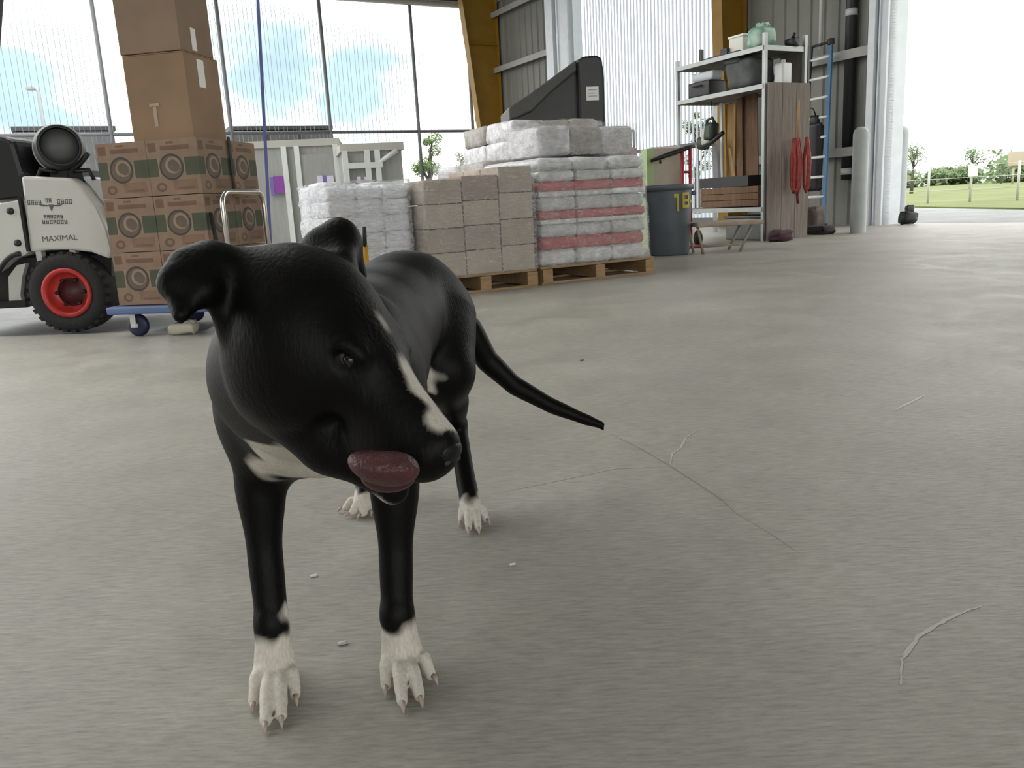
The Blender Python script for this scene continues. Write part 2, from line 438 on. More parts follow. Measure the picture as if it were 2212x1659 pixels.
def tree(px, py_base, py_top, Y, wpx, label, leaf, group, seed, dens=1.0, trunk_h=.35, lean=0):
    rnd = random.Random(seed)
    b0 = at(px, py_base, Y); b0.z = 0; top = at(px + lean, py_top, Y).z; wd = wpx / FPX * Y
    t = thing('tree', label, 'tree', b0, 0, group)
    tr = MB(); tr.tube([(0, 0, 0), (.02 * wd, 0, top * trunk_h), (.05 * wd, 0, top * .75)], [.04 * top, .03 * top, .01 * top], 7)
    cs = []
    for k in range(9):
        a = rnd.uniform(0, 6.28); h = rnd.uniform(trunk_h + .1, .95) * top; r = wd * .5 * rnd.uniform(.5, 1) * (1.15 - h / top * .6)
        e = Vector((math.cos(a) * r, math.sin(a) * r, h))
        tr.tube([(.02 * wd, 0, h * .75), e * .6 + Vector((0, 0, h * .35)), e], [.014 * top, .01 * top, .004 * top], 5)
        cs.append((e, wd * .25))
    cs.append((Vector((0, 0, top * .9)), wd * .16)); cs.append((Vector((0, 0, top * .65)), wd * .25))
    tr.build('trunk', M_BARK, t)
    f = foliage(cs, int(120 * dens), wd * .045, rnd).build('foliage', leaf, t); f['kind'] = 'stuff'
    return t
tree(1968, 430, 312, 42, 62, 'small open-crowned tree just right of the door jamb bollard', M_LEAF2, 'trees beyond the field', 3, .55)
tree(2095, 432, 322, 46, 66, 'small open-crowned tree in the middle of the doorway view', M_LEAF2, 'trees beyond the field', 5, .5)
tree(2160, 432, 350, 70, 40, 'faint small tree farthest right beyond the field', M_LEAF2, 'trees beyond the field', 8, .5)
tree(934, 470, 285, 29, 62, 'bright green young tree behind the wire fence', M_LEAF, 'trees behind the wire fence', 11, 1.8, .15, 6)
tree(1000, 470, 318, 36, 50, 'pale slender tree behind the fence beside the yellow column', M_LEAF2, 'trees behind the wire fence', 13, .5, .2)
tree(1505, 430, 225, 27, 60, 'leafy tree seen behind the metal shelving', M_LEAF2, 'trees behind the gate', 17, 2.0, .2)
# low scrub band along the horizon
rnd = random.Random(9)
for i, (x0, x1, Y, h, lab) in enumerate([(1760, 1975, 80, 1.4, 'low scrub on the horizon left of the small trees'), (2012, 2105, 88, 1.3, 'low scrub on the horizon behind the middle small tree'), (2150, 2420, 76, 2.1, 'taller scrub on the horizon at the right edge')]):
    cs = []
    for k in range(26):
        p = at(x0 + (x1 - x0) * (k + .5) / 26, 400, Y + rnd.uniform(-3, 3)); r = h * rnd.uniform(.55, .95); cs.append((Vector((p.x, p.y, r * .7)), r))
    o = foliage(cs, 70, .42, rnd).build('scrub', M_LEAF2); tag(o, lab, 'bush', 'scrub on the horizon')
# field fence
M_FP = mat('fence_pale', (.55, .56, .52), .6)
ff = thing('wire_fence', 'pale posts and wires of a low field fence along the meadow edge', 'fence', (0, 0, 0))
fps = [gnd(px, py) for px, py in ((1900, 443), (2004, 441), (2095, 438), (2197, 435), (2300, 432))]
for p in fps:
    MB().tube([p, p + Vector((0, 0, 1.0))], .032, 7).build('post', M_FP, ff)
for z in (.35, .65, .95):
    MB().tube([p + Vector((0, 0, z)) for p in fps], .008, 4).build('wire', M_FP, ff)
sg = fps[2] + Vector((0, -.06, .82))
MB().box(sg, (.24, .02, .3)).build('sign_plate', mat('plate_white', (.8, .82, .8), .5), ff)
# far roadside sign block at the right edge
p = at(2206, 342, 60); 
o = MB().rbox((0, 0, 0), (1.6, .5, 1.0), .05).tube([(-.5, 0, -.3), (-.5, 0, -p.z)], .08, 6).tube([(.5, 0, -.3), (.5, 0, -p.z)], .08, 6).build('roadside_sign', mat('sign_beige', (.42, .36, .28), .7), None, p)
tag(o, 'small beige roadside sign at the far right edge of the field', 'sign')

# street lamp beyond the fence
sl = thing('street_lamp', 'grey street lamp post with a short arm beyond the fence at left', 'lamp', Vector((at(92, 255, 34).x, 34, 0)))
tz = at(75, 190, 34).z; ax = at(58, 190, 34).x - at(92, 255, 34).x
MB().tube([(0, 0, 0), (.0, 0, tz - .1), (-.12, 0, tz)], [.1, .07, .06], 8).build('pole', M_WIRE, sl)
MB().rbox((ax * .6, 0, tz), (abs(ax) * .8, .3, .16), .05).build('lamp_head', M_WIRE, sl)

# low grey buildings behind the fence
M_CONT = mat('grey_cladding', (.20, .21, .21), .7, var=.08, scale=2)
M_CONT2 = mat('grey_cladding_light', (.42, .41, .37), .7, var=.06, scale=2)
def low_building(px0, px1, ptop, w_, depth, label, seams):
    a, b_ = on_w(px0, ptop, w_), on_w(px1, ptop, w_); h = (a.z + b_.z) / 2; ln = (b_ - a).dot(U)
    t = thing('low_building', label, 'building', Vector((a.x, a.y, 0)), TH)
    MB().box((ln / 2, depth / 2, h / 2 - .06), (ln, depth, h - .12)).build('wall', M_CONT, t)
    MB().box((ln / 2, depth / 2, h - .05), (ln + .1, depth + .1, .1)).build('roof_edge', mat('roof_edge_dark', (.1, .105, .11), .7), t)
    for k in seams:
        MB().box((ln * k, -.02, h / 2), (.05, .05, h - .2)).build('seam', mat('roof_edge_dark', (.1, .1, .1)), t)
low_building(500, 714, 272, WB + 1.2, 3, 'dark grey flat-roofed building behind the fence right of the stacked cartons', (.33, .66))
low_building(28, 244, 273, WB + 1.2, 3, 'dark grey flat-roofed building behind the forklift', (.4,))

# grey sheds with white frames in the yard
M_SH = mat('shed_sheet', (.30, .30, .29), .6, var=.08, scale=5, bump=.15, bscale=30, stretch=(4, 4, .3))
M_FRAME = mat('white_frame', (.62, .65, .63), .5, var=.05)
def shed(pxs, ptop, Y0, yaw, depth, label, posts, header=.1, extra=None):
    a = at(pxs[0], ptop, Y0); h = a.z
    d = Vector((math.cos(yaw), math.sin(yaw), 0))
    def xof(px):
        r = ray(px, ptop); # intersect vertical plane through a along d
        n = Vector((-d.y, d.x, 0)); tt = (a - CAM).dot(n) / r.dot(n); return ((CAM + r * tt) - a).dot(d)
    ln = xof(pxs[1])
    t = thing('storage_shed', label, 'shed', Vector((a.x, a.y, 0)), yaw)
    MB().box((ln / 2, depth / 2, h / 2 - .05), (ln, depth, h - .1)).build('body', M_SH, t)
    MB().box((ln / 2, depth / 2, h - .05), (ln + .08, depth + .08, .12)).build('roof', M_CONT2, t)
    for px in posts:
        MB().box((xof(px), -.05, h / 2 - .05), (.09, .08, h - .1)).build('frame_post', M_FRAME, t)
    n = max(2, int(ln / .35))
    return t, xof, h, ln
t1, x1, h1, l1 = shed((440, 728), 312, 15.0, math.radians(8), 1.2, 'long grey storage shed with white door frame behind the platform cart', (612, 640, 724))
MB().box(((x1(644) + x1(722)) / 2, -.03, h1 / 2 - .1), (x1(722) - x1(644), .05, h1 - .3)).build('door', M_SH, t1)
M_PUR = mat('poster_purple', (.22, .05, .30), .5); M_PAP = mat('poster_paper', (.62, .58, .68), .5)
def poster(px0, px1, py0, py1, t, xo, Y, m, off=-.07):
    z0, z1 = at(px0, py1, Y).z, at(px0, py0, Y).z
    MB().box(((xo(px0) + xo(px1)) / 2, off, (z0 + z1) / 2), (xo(px1) - xo(px0), .012, z1 - z0)).build('notice', m, t)
Ya = 15.35
poster(583, 608, 383, 420, t1, x1, Ya, M_PUR); poster(575, 584, 385, 425, t1, x1, Ya, mat('poster_blue', (.16, .12, .34), .5))
poster(678, 690, 381, 412, t1, x1, Ya, M_PAP); poster(699, 714, 381, 421, t1, x1, Ya, M_PAP); poster(690, 699, 381, 412, t1, x1, Ya, mat('poster_blue', (.16, .12, .34)))
poster(684, 694, 410, 421, t1, x1, Ya, M_PAP, -.08)
t2, x2, h2, l2 = shed((738, 866), 313, 14.0, math.radians(14), 1.2, 'smaller grey storage shed with open white frame behind the white wrapped stack', (742, 790, 812))
MB().box((l2 * .34, -.06, h2 - .34), (l2 * .62, .07, .09)).build('frame_rail', M_FRAME, t2)
MB().tube([(l2 * .6, -.06, h2 - .3), (l2 * .92, -.04, h2 - .12)], .04, 6).build('frame_brace', M_FRAME, t2)
MB().box((l2 * .2, -.14, at(760, 418, 14.2).z), (l2 * .46, .06, .055)).build('black_bar', M_DARK, t2)
poster(764, 772, 384, 417, t2, x2, 14.3, M_PAP); poster(780, 787, 384, 417, t2, x2, 14.3, M_PAP)

# blue strap hanging from the roof edge
a, b_ = at(557, 0, 9.0), at(583, 500, 9.0); d = (b_ - a)
top = a + d * ((HZ - .01 - a.z) / d.z); bot = a + d * ((.0 - a.z) / d.z)
sv = Vector((.016, 0, 0)); sy = Vector((0, .003, 0))
o = MB().add([bot - sv - sy, bot + sv - sy, top + sv - sy, top - sv - sy, bot - sv + sy, bot + sv + sy, top + sv + sy, top - sv + sy],
         [(0, 1, 2, 3), (7, 6, 5, 4), (0, 4, 5, 1), (3, 2, 6, 7), (1, 5, 6, 2), (0, 3, 7, 4)]).build('hanging_strap', mat('strap_blue', (.07, .08, .22), .6))
tag(o, 'thin blue strap hanging straight down between the cartons and the sheds', 'strap')
# ------------------------------------------------------------------ forklift
M_FW = mat('forklift_white', (.62, .62, .585), .35, var=.05, scale=3, coat=.2)
M_BLK = mat('black_paint', (.012, .012, .014), .45)
M_RUB = mat('tyre_rubber', (.017, .017, .018), .75, bump=.3, bscale=40)
M_RED = mat('rim_red', (.50, .035, .03), .4, var=.15, scale=12)
M_TEXT = mat('print_grey', (.10, .11, .10), .6)
YF = 5.25
fo = gnd(150, 712); fo.y = YF; fo.x = at(150, 712, YF).x; fo.z = 0
fk = thing('forklift', 'white forklift with red wheel rim and gas bottle cut off at the left edge', 'forklift', fo)
def fl(px, py, Y=YF): q = at(px, py, Y) - fo; return (q.x, q.z)
def fpoly(pix, Y=YF): return [fl(*p, Y) for p in pix]
# counterweight
cw = MB().prism(fpoly([(44, 380), (150, 384), (172, 402), (205, 445), (228, 496), (240, 545), (236, 560), (196, 545), (150, 540), (100, 541), (64, 545)]), 0, .95)
cwo = cw.build('counterweight', M_FW, fk, bevel=.018)
MB().prism(fpoly([(150, 378), (206, 386), (214, 402), (218, 432), (232, 470), (225, 480), (202, 440), (172, 402)]), .12, .9).build('rear_cowl', mat('cowl_grey', (.66, .70, .72), .35), fk, bevel=.015)
MB().prism(fpoly([(-90, 455), (40, 432), (60, 545), (52, 552), (20, 560), (0, 580), (-30, 600), (-90, 600)]), .0, .95).build('side_panel', M_FW, fk, bevel=.008)
MB().prism(fpoly([(-90, 440), (36, 424), (42, 380), (30, 372), (8, 300), (-20, 290), (-90, 290)]), .1, .85).build('seat_and_hood', M_BLK, fk, bevel=.03)
MB().prism(fpoly([(-90, 300), (-60, 300), (-35, -60), (-65, -60)]), .15, .22).build('guard_pillar', M_BLK, fk, bevel=.01)
MB().prism(fpoly([(-120, 585), (0, 575), (30, 560), (225, 552), (225, 600), (150, 640), (60, 640), (40, 668), (-120, 676)]), .1, .9).build('chassis', M_BLK, fk)
MB().prism(fpoly([(6, 600), (24, 575), (44, 570), (36, 600), (32, 640), (36, 655), (8, 656)]), .06, .12).build('step_plate', M_FW, fk)
MB().prism(fpoly([(-120, 658), (48, 650), (48, 664), (-120, 673)]), .03, .1).build('lower_bar', M_BLK, fk)
for a, b_ in ((-40, 50),):
    arch = [fl(62 - 62 * math.cos(t) * 1.0 - 16, 660 - 112 * math.sin(t)) for t in [math.pi * k / 24 for k in range(0, 13)]]
    MB().tube([(x, -.01, z) for x, z in arch], .016, 6).build('fender_lip', M_BLK, fk)
cx, cz = fl(147, 632); RT = .293
prof = [(.15, -.09), (.19, -.12), (.255, -.125), (.285, -.1), (RT, -.06), (RT, .06), (.285, .1), (.255, .125), (.15, .11)]
RT = cz + 0.0
k = cz / .293
ty = MB().lathe([(r * k, h) for r, h in prof], 40, (cx, .1, cz), 'Y').build('tyre', M_RUB, fk)
lug = MB()
for i in range(28):
    a = 2 * math.pi * i / 28
    c = Vector((cx + math.cos(a) * .284 * k, .0, cz + math.sin(a) * .284 * k))
    lug.box(c + Vector((0, .04, 0)), (.018, .1, .03), M=Matrix.Rotation(-a, 3, 'Y'))
lug.build('tread', M_RUB, ty)
MB().lathe([(.155, -.075), (.155, -.125), (.135, -.13), (.125, -.10), (.115, -.06), (.09, -.05)], 36, (cx, .1, cz), 'Y').build('rim', M_RED, fk)
hub = MB().lathe([(.115, -.05), (.07, -.045), (.06, -.075), (.0, -.08)], 30, (cx, .1, cz), 'Y').build('hub', mat('hub_dark', (.06, .012, .012), .5), fk)
for i in range(6):
    a = i * math.pi / 3
    MB().lathe([(.0, -.075), (.011, -.075), (.011, -.04)], 8, (cx + .085 * math.cos(a), .1, cz + .085 * math.sin(a)), 'Y').build('lug_nut', M_BLK, hub)
for p in ((23, 456), (39, 525)):
    x, z = fl(*p); MB().lathe([(0, -.012), (.02, -.012), (.022, 0)], 14, (x, .0, z), 'Y').build('panel_bolt', M_BLK, fk)
x0, z0 = fl(42, 420); x1_, z1_ = fl(62, 543)
MB().add([(x0 - .008, -.012, z0), (x0 + .008, -.012, z0), (x1_ + .008, -.012, z1_), (x1_ - .008, -.012, z1_), (x0 - .008, .02, z0), (x0 + .008, .02, z0), (x1_ + .008, .02, z1_), (x1_ - .008, .02, z1_)],
         [(0, 1, 2, 3), (7, 6, 5, 4), (0, 4, 5, 1), (3, 2, 6, 7), (1, 5, 6, 2), (0, 3, 7, 4)]).build('panel_seam', M_BLK, fk)
for px in (78, 152):
    x, z = fl(px, 546); MB().box((x, .05, z - .03), (.035, .05, .1)).build('bracket', M_FW, fk)
# printed marks on the counterweight side
tilt = math.radians(-1.5)
def decal(body, px, py, wpx, name, hpx):
    x, z = fl(px, py); sz = hpx / FPX * YF * 1.25
    o = flat_text(body, sz, M_TEXT, name, fk, Matrix.Translation((x, -.0012, z)) @ Matrix.Rotation(math.pi / 2, 4, 'X'))
    wx = max(v.co.x for v in o.data.vertices) - min(v.co.x for v in o.data.vertices)
    k = (wpx / FPX * YF) / wx
    for v in o.data.vertices: v.co.x *= k
decal('MAXIMAL', 129, 515, 74, 'lettering', 13)
def strokes(px0, px1, py0, py1, n, seed, name):
    """lettering too small to read: rows of short upright and cross strokes"""
    r_ = random.Random(seed); mb = MB(); cw_ = (px1 - px0) / n
    for i in range(n):
        x = px0 + i * cw_ + cw_ * .15; w_ = cw_ * .62
        for s in range(2):
            xx = x + s * w_ * .8; xa, za = fl(xx, py1); xb, zb = fl(xx, py0)
            mb.box((xa, -.0008, (za + zb) / 2), (.004, .0016, abs(zb - za)))
        for q in r_.sample((py0 + 1, (py0 + py1) / 2, py1 - 1), 2):
            xa, za = fl(x, q); xb, _ = fl(x + w_ * .8, q); mb.box(((xa + xb) / 2, -.0008, za), (xb - xa + .003, .0016, .004))
    mb.build(name, M_TEXT, fk)
strokes(60, 92, 432, 443, 4, 1, 'lettering'); strokes(99, 113, 428, 438, 2, 2, 'lettering'); strokes(124, 158, 430, 441, 4, 3, 'lettering')
strokes(95, 138, 464, 472, 6, 4, 'lettering'); strokes(92, 148, 475, 484, 7, 5, 'lettering')
em = MB()
p_ = [fl(104, 442), fl(117, 442), fl(112, 457)]
em.prism(p_, -.0016, 0)
em.prism([fl(82, 441), fl(104, 443), fl(104, 446), fl(92, 446)], -.0014, 0); em.prism([fl(117, 443), fl(137, 441), fl(128, 446), fl(117, 446)], -.0014, 0)
em.build('emblem', M_TEXT, fk)
# gas bottle seen end-on
tx, tz = fl(110, 315); tr = 50 / FPX * YF
tank = MB().lathe([(0, -.075), (tr * .35, -.07), (tr * .7, -.05), (tr * .8, -.02), (tr * .93, .03), (tr, .09), (tr, .62), (tr * .85, .7), (0, .74)], 32, (0, 0, 0), 'Y').build('gas_bottle', mat('bottle_dark', (.075, .08, .08), .45, var=.2, scale=5), fk, (tx, .1, tz), math.radians(27))
MB().lathe([(tr * .74, -.085), (tr * .84, -.085), (tr * .84, .02), (tr * .74, .02)], 30, (0, 0, 0), 'Y').build('collar', mat('collar_dark', (.02, .022, .024), .5), tank)
MB().lathe([(tr * 1.0, .16), (tr * 1.05, .16), (tr * 1.05, .22), (tr * 1.0, .22)], 30, (0, 0, 0), 'Y').build('strap_ring', M_PIPE, tank)
br = MB().box((tx, .4, tz - tr - .02), (.2, .55, .05)).box((tx - .02, .15, tz - tr - .07), (.06, .06, .14)).box((tx + .08, .15, tz - tr - .06), (.05, .06, .12))
br.tube([(tx - .05, .12, tz - tr), (tx - .14, .1, tz - tr + .02), (tx - .19, .1, tz - tr - .07)], .014, 6)
br.tube([(tx + .05, .12, tz - tr), (tx + .13, .1, tz - tr + .06), (tx + .17, .1, tz - tr + .1)], .018, 6)
br.tube([(tx + .05, .12, tz - tr), (tx + .16, .1, tz - tr), (tx + .18, .1, tz - tr - .06)], .014, 6)
br.build('bottle_bracket', M_BLK, fk)

# ------------------------------------------------------------------ platform cart with cartons
YAW = math.radians(-12)
cdx = Vector((math.cos(YAW), math.sin(YAW), 0)); cdy = Vector((-math.sin(YAW), math.cos(YAW), 0))
ZD = .185
near = at(470, 655, 4.75); near.z = 0                              # near right bottom corner of the carton block
BW, BD, BH = .318, .325, .305
pc = thing('platform_cart', 'blue platform cart with chrome push handle carrying the cartons', 'cart', near - cdx * .68 - cdy * .04, YAW)
M_BLUE = mat('deck_blue', (.10, .15, .30), .5, var=.1)
M_CHR = mat('chrome', (.72, .70, .66), .22, metal=1.0)
LD, WDK = .84, .74
MB().rbox((LD / 2 - .02, WDK / 2, ZD - .025), (LD, WDK, .045), .012).build('deck', M_BLUE, pc)
MB().rbox((LD / 2 - .02, WDK / 2, ZD - .008), (LD - .08, WDK - .08, .016), .004).build('deck_mat', mat('deck_mat_dark', (.05, .05, .055), .8), pc)
def caster(x, y):
    c = MB().lathe([(0, -.022), (.045, -.022), (.06, -.018), (.066, -.01), (.066, .01), (.06, .018), (.045, .022), (0, .022)], 24, (x, y, .066), 'Y').build('caster_wheel', mat('caster_navy', (.012, .016, .05), .5), pc)
    f = MB()
    for s in (-1, 1): f.box((x - .012, y + s * .03, .1), (.035, .005, .09))
    f.box((x - .012, y, .143), (.07, .075, .006)); f.lathe([(0, -.034), (.014, -.034), (.014, .034), (0, .034)], 10, (x, y, .066), 'Y')
    f.build('caster_fork', M_PIPE, c)
for x, y in ((.13, .07), (LD - .15, .07), (.13, WDK - .08), (LD - .15, WDK - .08)): caster(x, y)
hx = LD - .075
def arch_pts(y0, y1, z0, z1, r=.07):
    pts = [(hx, y0, z0), (hx, y0, z1 - r)]
    for k in range(1, 7): a = math.pi / 2 * k / 6; pts.append((hx, y0 + r * (1 - math.cos(a)), z1 - r + r * math.sin(a)))
    for k in range(0, 7): a = math.pi / 2 * k / 6; pts.append((hx, y1 - r + r * math.sin(a), z1 - r + r * math.cos(a)))
    return pts + [(hx, y1, z1 - r - .01), (hx, y1, z0)]
hd = MB().tube(arch_pts(.08, .56, ZD - .01, .80), .015, 10).build('push_handle', M_CHR, pc)
MB().box((hx, .37, .46), (.012, .5, .05)).build('cross_plate', M_PIPE, hd)

# printed produce cartons : the print is flat colour on each face
def carton_print(name):
    m = bpy.data.materials.new(name); m.use_nodes = True
    t = m.node_tree; b = t.nodes['Principled BSDF']; n = t.nodes.new; l = t.links.new
    b.inputs['Roughness'].default_value = .75
    at_ = n('ShaderNodeAttribute'); at_.attribute_name = 'uvw'                     # x 0..1 across a face, y 0..1 up
    sp = n('ShaderNodeSeparateXYZ'); l(at_.outputs['Vector'], sp.inputs[0])
    def band(o_, lo, hi):
        a = n('ShaderNodeMath'); a.operation = 'GREATER_THAN'; l(o_, a.inputs[0]); a.inputs[1].default_value = lo
        c = n('ShaderNodeMath'); c.operation = 'LESS_THAN'; l(o_, c.inputs[0]); c.inputs[1].default_value = hi
        d = n('ShaderNodeMath'); d.operation = 'MULTIPLY'; l(a.outputs[0], d.inputs[0]); l(c.outputs[0], d.inputs[1]); return d.outputs[0]
    def mul(a, c):
        d = n('ShaderNodeMath'); d.operation = 'MULTIPLY'; l(a, d.inputs[0]); l(c, d.inputs[1]); return d.outputs[0]
    def disc(cx, cy, r0, r1, sx=1.0, sy=1.0):
        v = n('ShaderNodeVectorMath'); v.operation = 'SUBTRACT'; l(at_.outputs['Vector'], v.inputs[0]); v.inputs[1].default_value = (cx, cy, 0)
        s = n('ShaderNodeVectorMath'); s.operation = 'MULTIPLY'; l(v.outputs[0], s.inputs[0]); s.inputs[1].default_value = (sx, sy, 0)
        d = n('ShaderNodeVectorMath'); d.operation = 'LENGTH'; l(s.outputs[0], d.inputs[0]); return band(d.outputs['Value'], r0, r1)
    cur = None
    def layer(fac, col):
        nonlocal cur
        mx_ = n('ShaderNodeMixRGB'); l(fac, mx_.inputs[0])
        if cur is None: mx_.inputs[1].default_value = (.25, .168, .115, 1)
        else: l(cur, mx_.inputs[1])
        mx_.inputs[2].default_value = (*col, 1); cur = mx_.outputs[0]
    X, Y = sp.outputs['X'], sp.outputs['Y']
    G, BR, LT = (.07, .082, .047), (.155, .092, .056), (.30, .22, .16)
    layer(mul(band(Y, .34, .66), band(X, .0, .2)), G); layer(mul(band(Y, .34, .66), band(X, .72, 1.0)), G)
    layer(mul(band(Y, .33, .67), band(X, .2, .22)), LT); layer(mul(band(Y, .33, .67), band(X, .70, .72)), LT)
    layer(disc(.46, .5, 0, .235, 1, 1.0), (.135, .10, .075)); layer(disc(.46, .5, .2, .235), (.055, .05, .04)); 
    layer(disc(.49, .53, .10, .15), LT); layer(disc(.53, .50, 0, .09), (.14, .105, .08))
    layer(mul(band(Y, .78, .94), band(X, .04, .2)), BR); layer(mul(band(Y, .80, .88), band(X, .28, .84)), BR); layer(mul(band(Y, .91, .95), band(X, .4, .55)), BR)
    layer(mul(band(Y, .08, .27), band(X, .46, .92)), (.2, .125, .08)); layer(mul(band(Y, .1, .14), band(X, .52, .86)), BR)
    layer(disc(.22, .15, .05, .1, 1, 1.2), BR)
    nz_ = n('ShaderNodeTexNoise'); nz_.inputs['Scale'].default_value = 9; nz_.inputs['Detail'].default_value = 5
    co = n('ShaderNodeTexCoord'); l(co.outputs['Object'], nz_.inputs['Vector'])
    mr = n('ShaderNodeMapRange'); l(nz_.outputs['Fac'], mr.inputs[0]); mr.inputs[1].default_value = .3; mr.inputs[2].default_value = .7; mr.inputs[3].default_value = .82; mr.inputs[4].default_value = 1.15
    sc = n('ShaderNodeVectorMath'); sc.operation = 'SCALE'; l(cur, sc.inputs[0]); l(mr.outputs[0], sc.inputs['Scale'])
    l(sc.outputs[0], b.inputs['Base Color'])
    return m
M_PRINT = carton_print('printed_cardboard')
def printed_carton(sx, sy, sz):
    g = .004
    mb = MB().box((sx / 2, sy / 2, sz / 2), (sx - g, sy - g, sz - g))
    o = mb.build('carton', M_PRINT)
    me = o.data; a = me.attributes.new('uvw', 'FLOAT_VECTOR', 'CORNER')
    for p in me.polygons:
        nrm = p.normal
        for li in p.loop_indices:
            v = me.vertices[me.loops[li].vertex_index].co
            if abs(nrm.z) > .5: q = (v.x / sx * .02 + .3, .99, 0)
            elif abs(nrm.y) > .5: q = (v.x / sx, v.z / sz, 0)
            else: q = (v.y / sy, v.z / sz, 0)
            a.data[li].vector = q
    return o
rows = ('bottom', 'middle', 'top'); pos = {(0, 0): 'front left', (1, 0): 'front right', (0, 1): 'rear left', (1, 1): 'rear right'}
first = None
for k in range(3):
    for i in range(2):
        for j in range(2):
            rx = random.uniform(-.0015, .0015)
            loc = near - cdx * (BW * (2 - i)) + cdy * (BD * j) + Vector((0, 0, ZD + .002 + BH * k)) + cdx * rx
            if first is None: first = printed_carton(BW, BD, BH); o = first
            else: o = share(first)
            o.location = loc; o.rotation_euler = (0, 0, YAW)
            tag(o, f'brown carton with green print, {pos[(i, j)]} of the {rows[k]} layer on the cart', 'box', 'printed cartons on the cart')
# strap over the cartons
sx_ = near + cdx * .008 + cdy * .33
zt = ZD + BH * 3 + .004
o = MB().box((0, 0, -.15), (.006, .024, .33)).build('webbing_strap', mat('strap_black', (.02, .02, .016), .7), None, sx_ + Vector((0, 0, zt)), YAW)
tag(o, 'short black strap hanging down the side of the top carton layer', 'strap')
o = MB().tube([(0, 0, 0), (.004, .0, .16), (-.01, 0, .33)], .011, 7).build('rubber_cord', mat('strap_black', (.02, .02, .016)), None, near + cdx * .022 + cdy * .03 + Vector((0, 0, .36)), YAW)
tag(o, 'black cord running down the near corner of the printed cartons', 'cord')

# two plain cartons on top
M_CARD = mat('plain_cardboard', (.24, .165, .112), .8, var=.10, scale=3, bump=.05, bscale=20)
M_CARD2 = mat('plain_cardboard_warm', (.27, .175, .105), .8, var=.14, scale=3, bump=.05, bscale=20)
M_TAPE = mat('tape_clear', (.43, .33, .245), .35)
def plain_carton(sx, sy, sz, m, label, loc, rz):
    t = thing('carton', label, 'box', loc, rz, 'plain cartons on top of the stack')
    MB().box((0, 0, sz / 2), (sx, sy, sz)).build('body', m, t, bevel=.004)
    for s in (-1, 1):
        MB().box((s * sx * .252, 0, sz + .003), (sx * .495, sy, .005)).build('flap', m, t)
    MB().box((0, 0, sz + .007), (.055, sy + .002, .001)).build('packing_tape', M_TAPE, t)
    return t
zt = ZD + BH * 3 + .002
c1 = near - cdx * .245 + cdy * .25
p1 = plain_carton(.375, .36, .455, M_CARD2, 'plain brown carton with torn tape on top of the printed cartons', Vector((c1.x, c1.y, zt)), YAW + .02)
MB().box((-.03, -.1815, .13), (.022, .001, .11)).box((-.03, -.1815, .19), (.06, .001, .018)).build('torn_tape', M_TAPE, p1)
M_LAB = mat('label_white', (.75, .74, .72), .5)
MB().box((.1885, -.02, .36), (.001, .07, .15)).build('shipping_label', M_LAB, p1)
c2 = c1 - cdx * .015 + cdy * .0
p2 = plain_carton(.375, .34, .45, M_CARD, 'topmost plain brown carton cut off by the top of the picture', Vector((c2.x, c2.y, zt + .467)), YAW + .02)
MB().box((.1885, -.03, .075), (.001, .05, .12)).build('shipping_label', M_LAB, p2)
# pale crumpled item on the floor by the cart
q = gnd(398, 722); mb = MB()
mb.rbox((0, 0, .035), (.15, .1, .06), .02, jitter=.008).rbox((.03, .02, .06), (.07, .06, .04), .015, jitter=.008)
tag(mb.build('crumpled_wrap', mat('wrap_cream', (.55, .5, .4), .7), None, q), 'crumpled cream wrapper on the floor below the cart', 'wrapper')
# ------------------------------------------------------------------ pallets and wrapped loads
M_PAL = mat('pallet_wood', (.38, .25, .13), .85, var=.2, scale=8, stretch=(1, 6, 6))
def film_mat(name, tint, amount, scale=14):
    """stretch film: mostly see-through, with creased glossy sheen"""
    m = bpy.data.materials.new(name); m.use_nodes = True
    t = m.node_tree; t.nodes.clear(); n = t.nodes.new; l = t.links.new
    o = n('ShaderNodeOutputMaterial'); mx_ = n('ShaderNodeMixShader'); tr = n('ShaderNodeBsdfTransparent'); pb = n('ShaderNodeBsdfPrincipled')
    pb.inputs['Base Color'].default_value = (*tint, 1); pb.inputs['Roughness'].default_value = .22
    co = n('ShaderNodeTexCoord'); mp_ = n('ShaderNodeMapping'); mp_.inputs['Scale'].default_value = (1, 1, 3.2); l(co.outputs['Object'], mp_.inputs[0])
    nz_ = n('ShaderNodeTexNoise'); nz_.inputs['Scale'].default_value = scale; nz_.inputs['Detail'].default_value = 6; nz_.inputs['Roughness'].default_value = .65; nz_.inputs['Distortion'].default_value = 1.2
    l(mp_.outputs[0], nz_.inputs['Vector'])
    r = n('ShaderNodeMapRange'); l(nz_.outputs['Fac'], r.inputs[0]); r.inputs[1].default_value = .42; r.inputs[2].default_value = .68; r.inputs[3].default_value = amount * .35; r.inputs[4].default_value = min(1, amount * 1.5)
    bp = n('ShaderNodeBump'); bp.inputs['Strength'].default_value = .8; bp.inputs['Distance'].default_value = .03; l(nz_.outputs['Fac'], bp.inputs['Height']); l(bp.outputs[0], pb.inputs['Normal'])
    l(r.outputs[0], mx_.inputs[0]); l(tr.outputs[0], mx_.inputs[1]); l(pb.outputs[0], mx_.inputs[2]); l(mx_.outputs[0], o.inputs[0])
    return m
M_FILM = film_mat('stretch_film', (.80, .81, .82), .36)
M_FILMW = film_mat('stretch_film_dense', (.93, .95, .98), .8, 11)

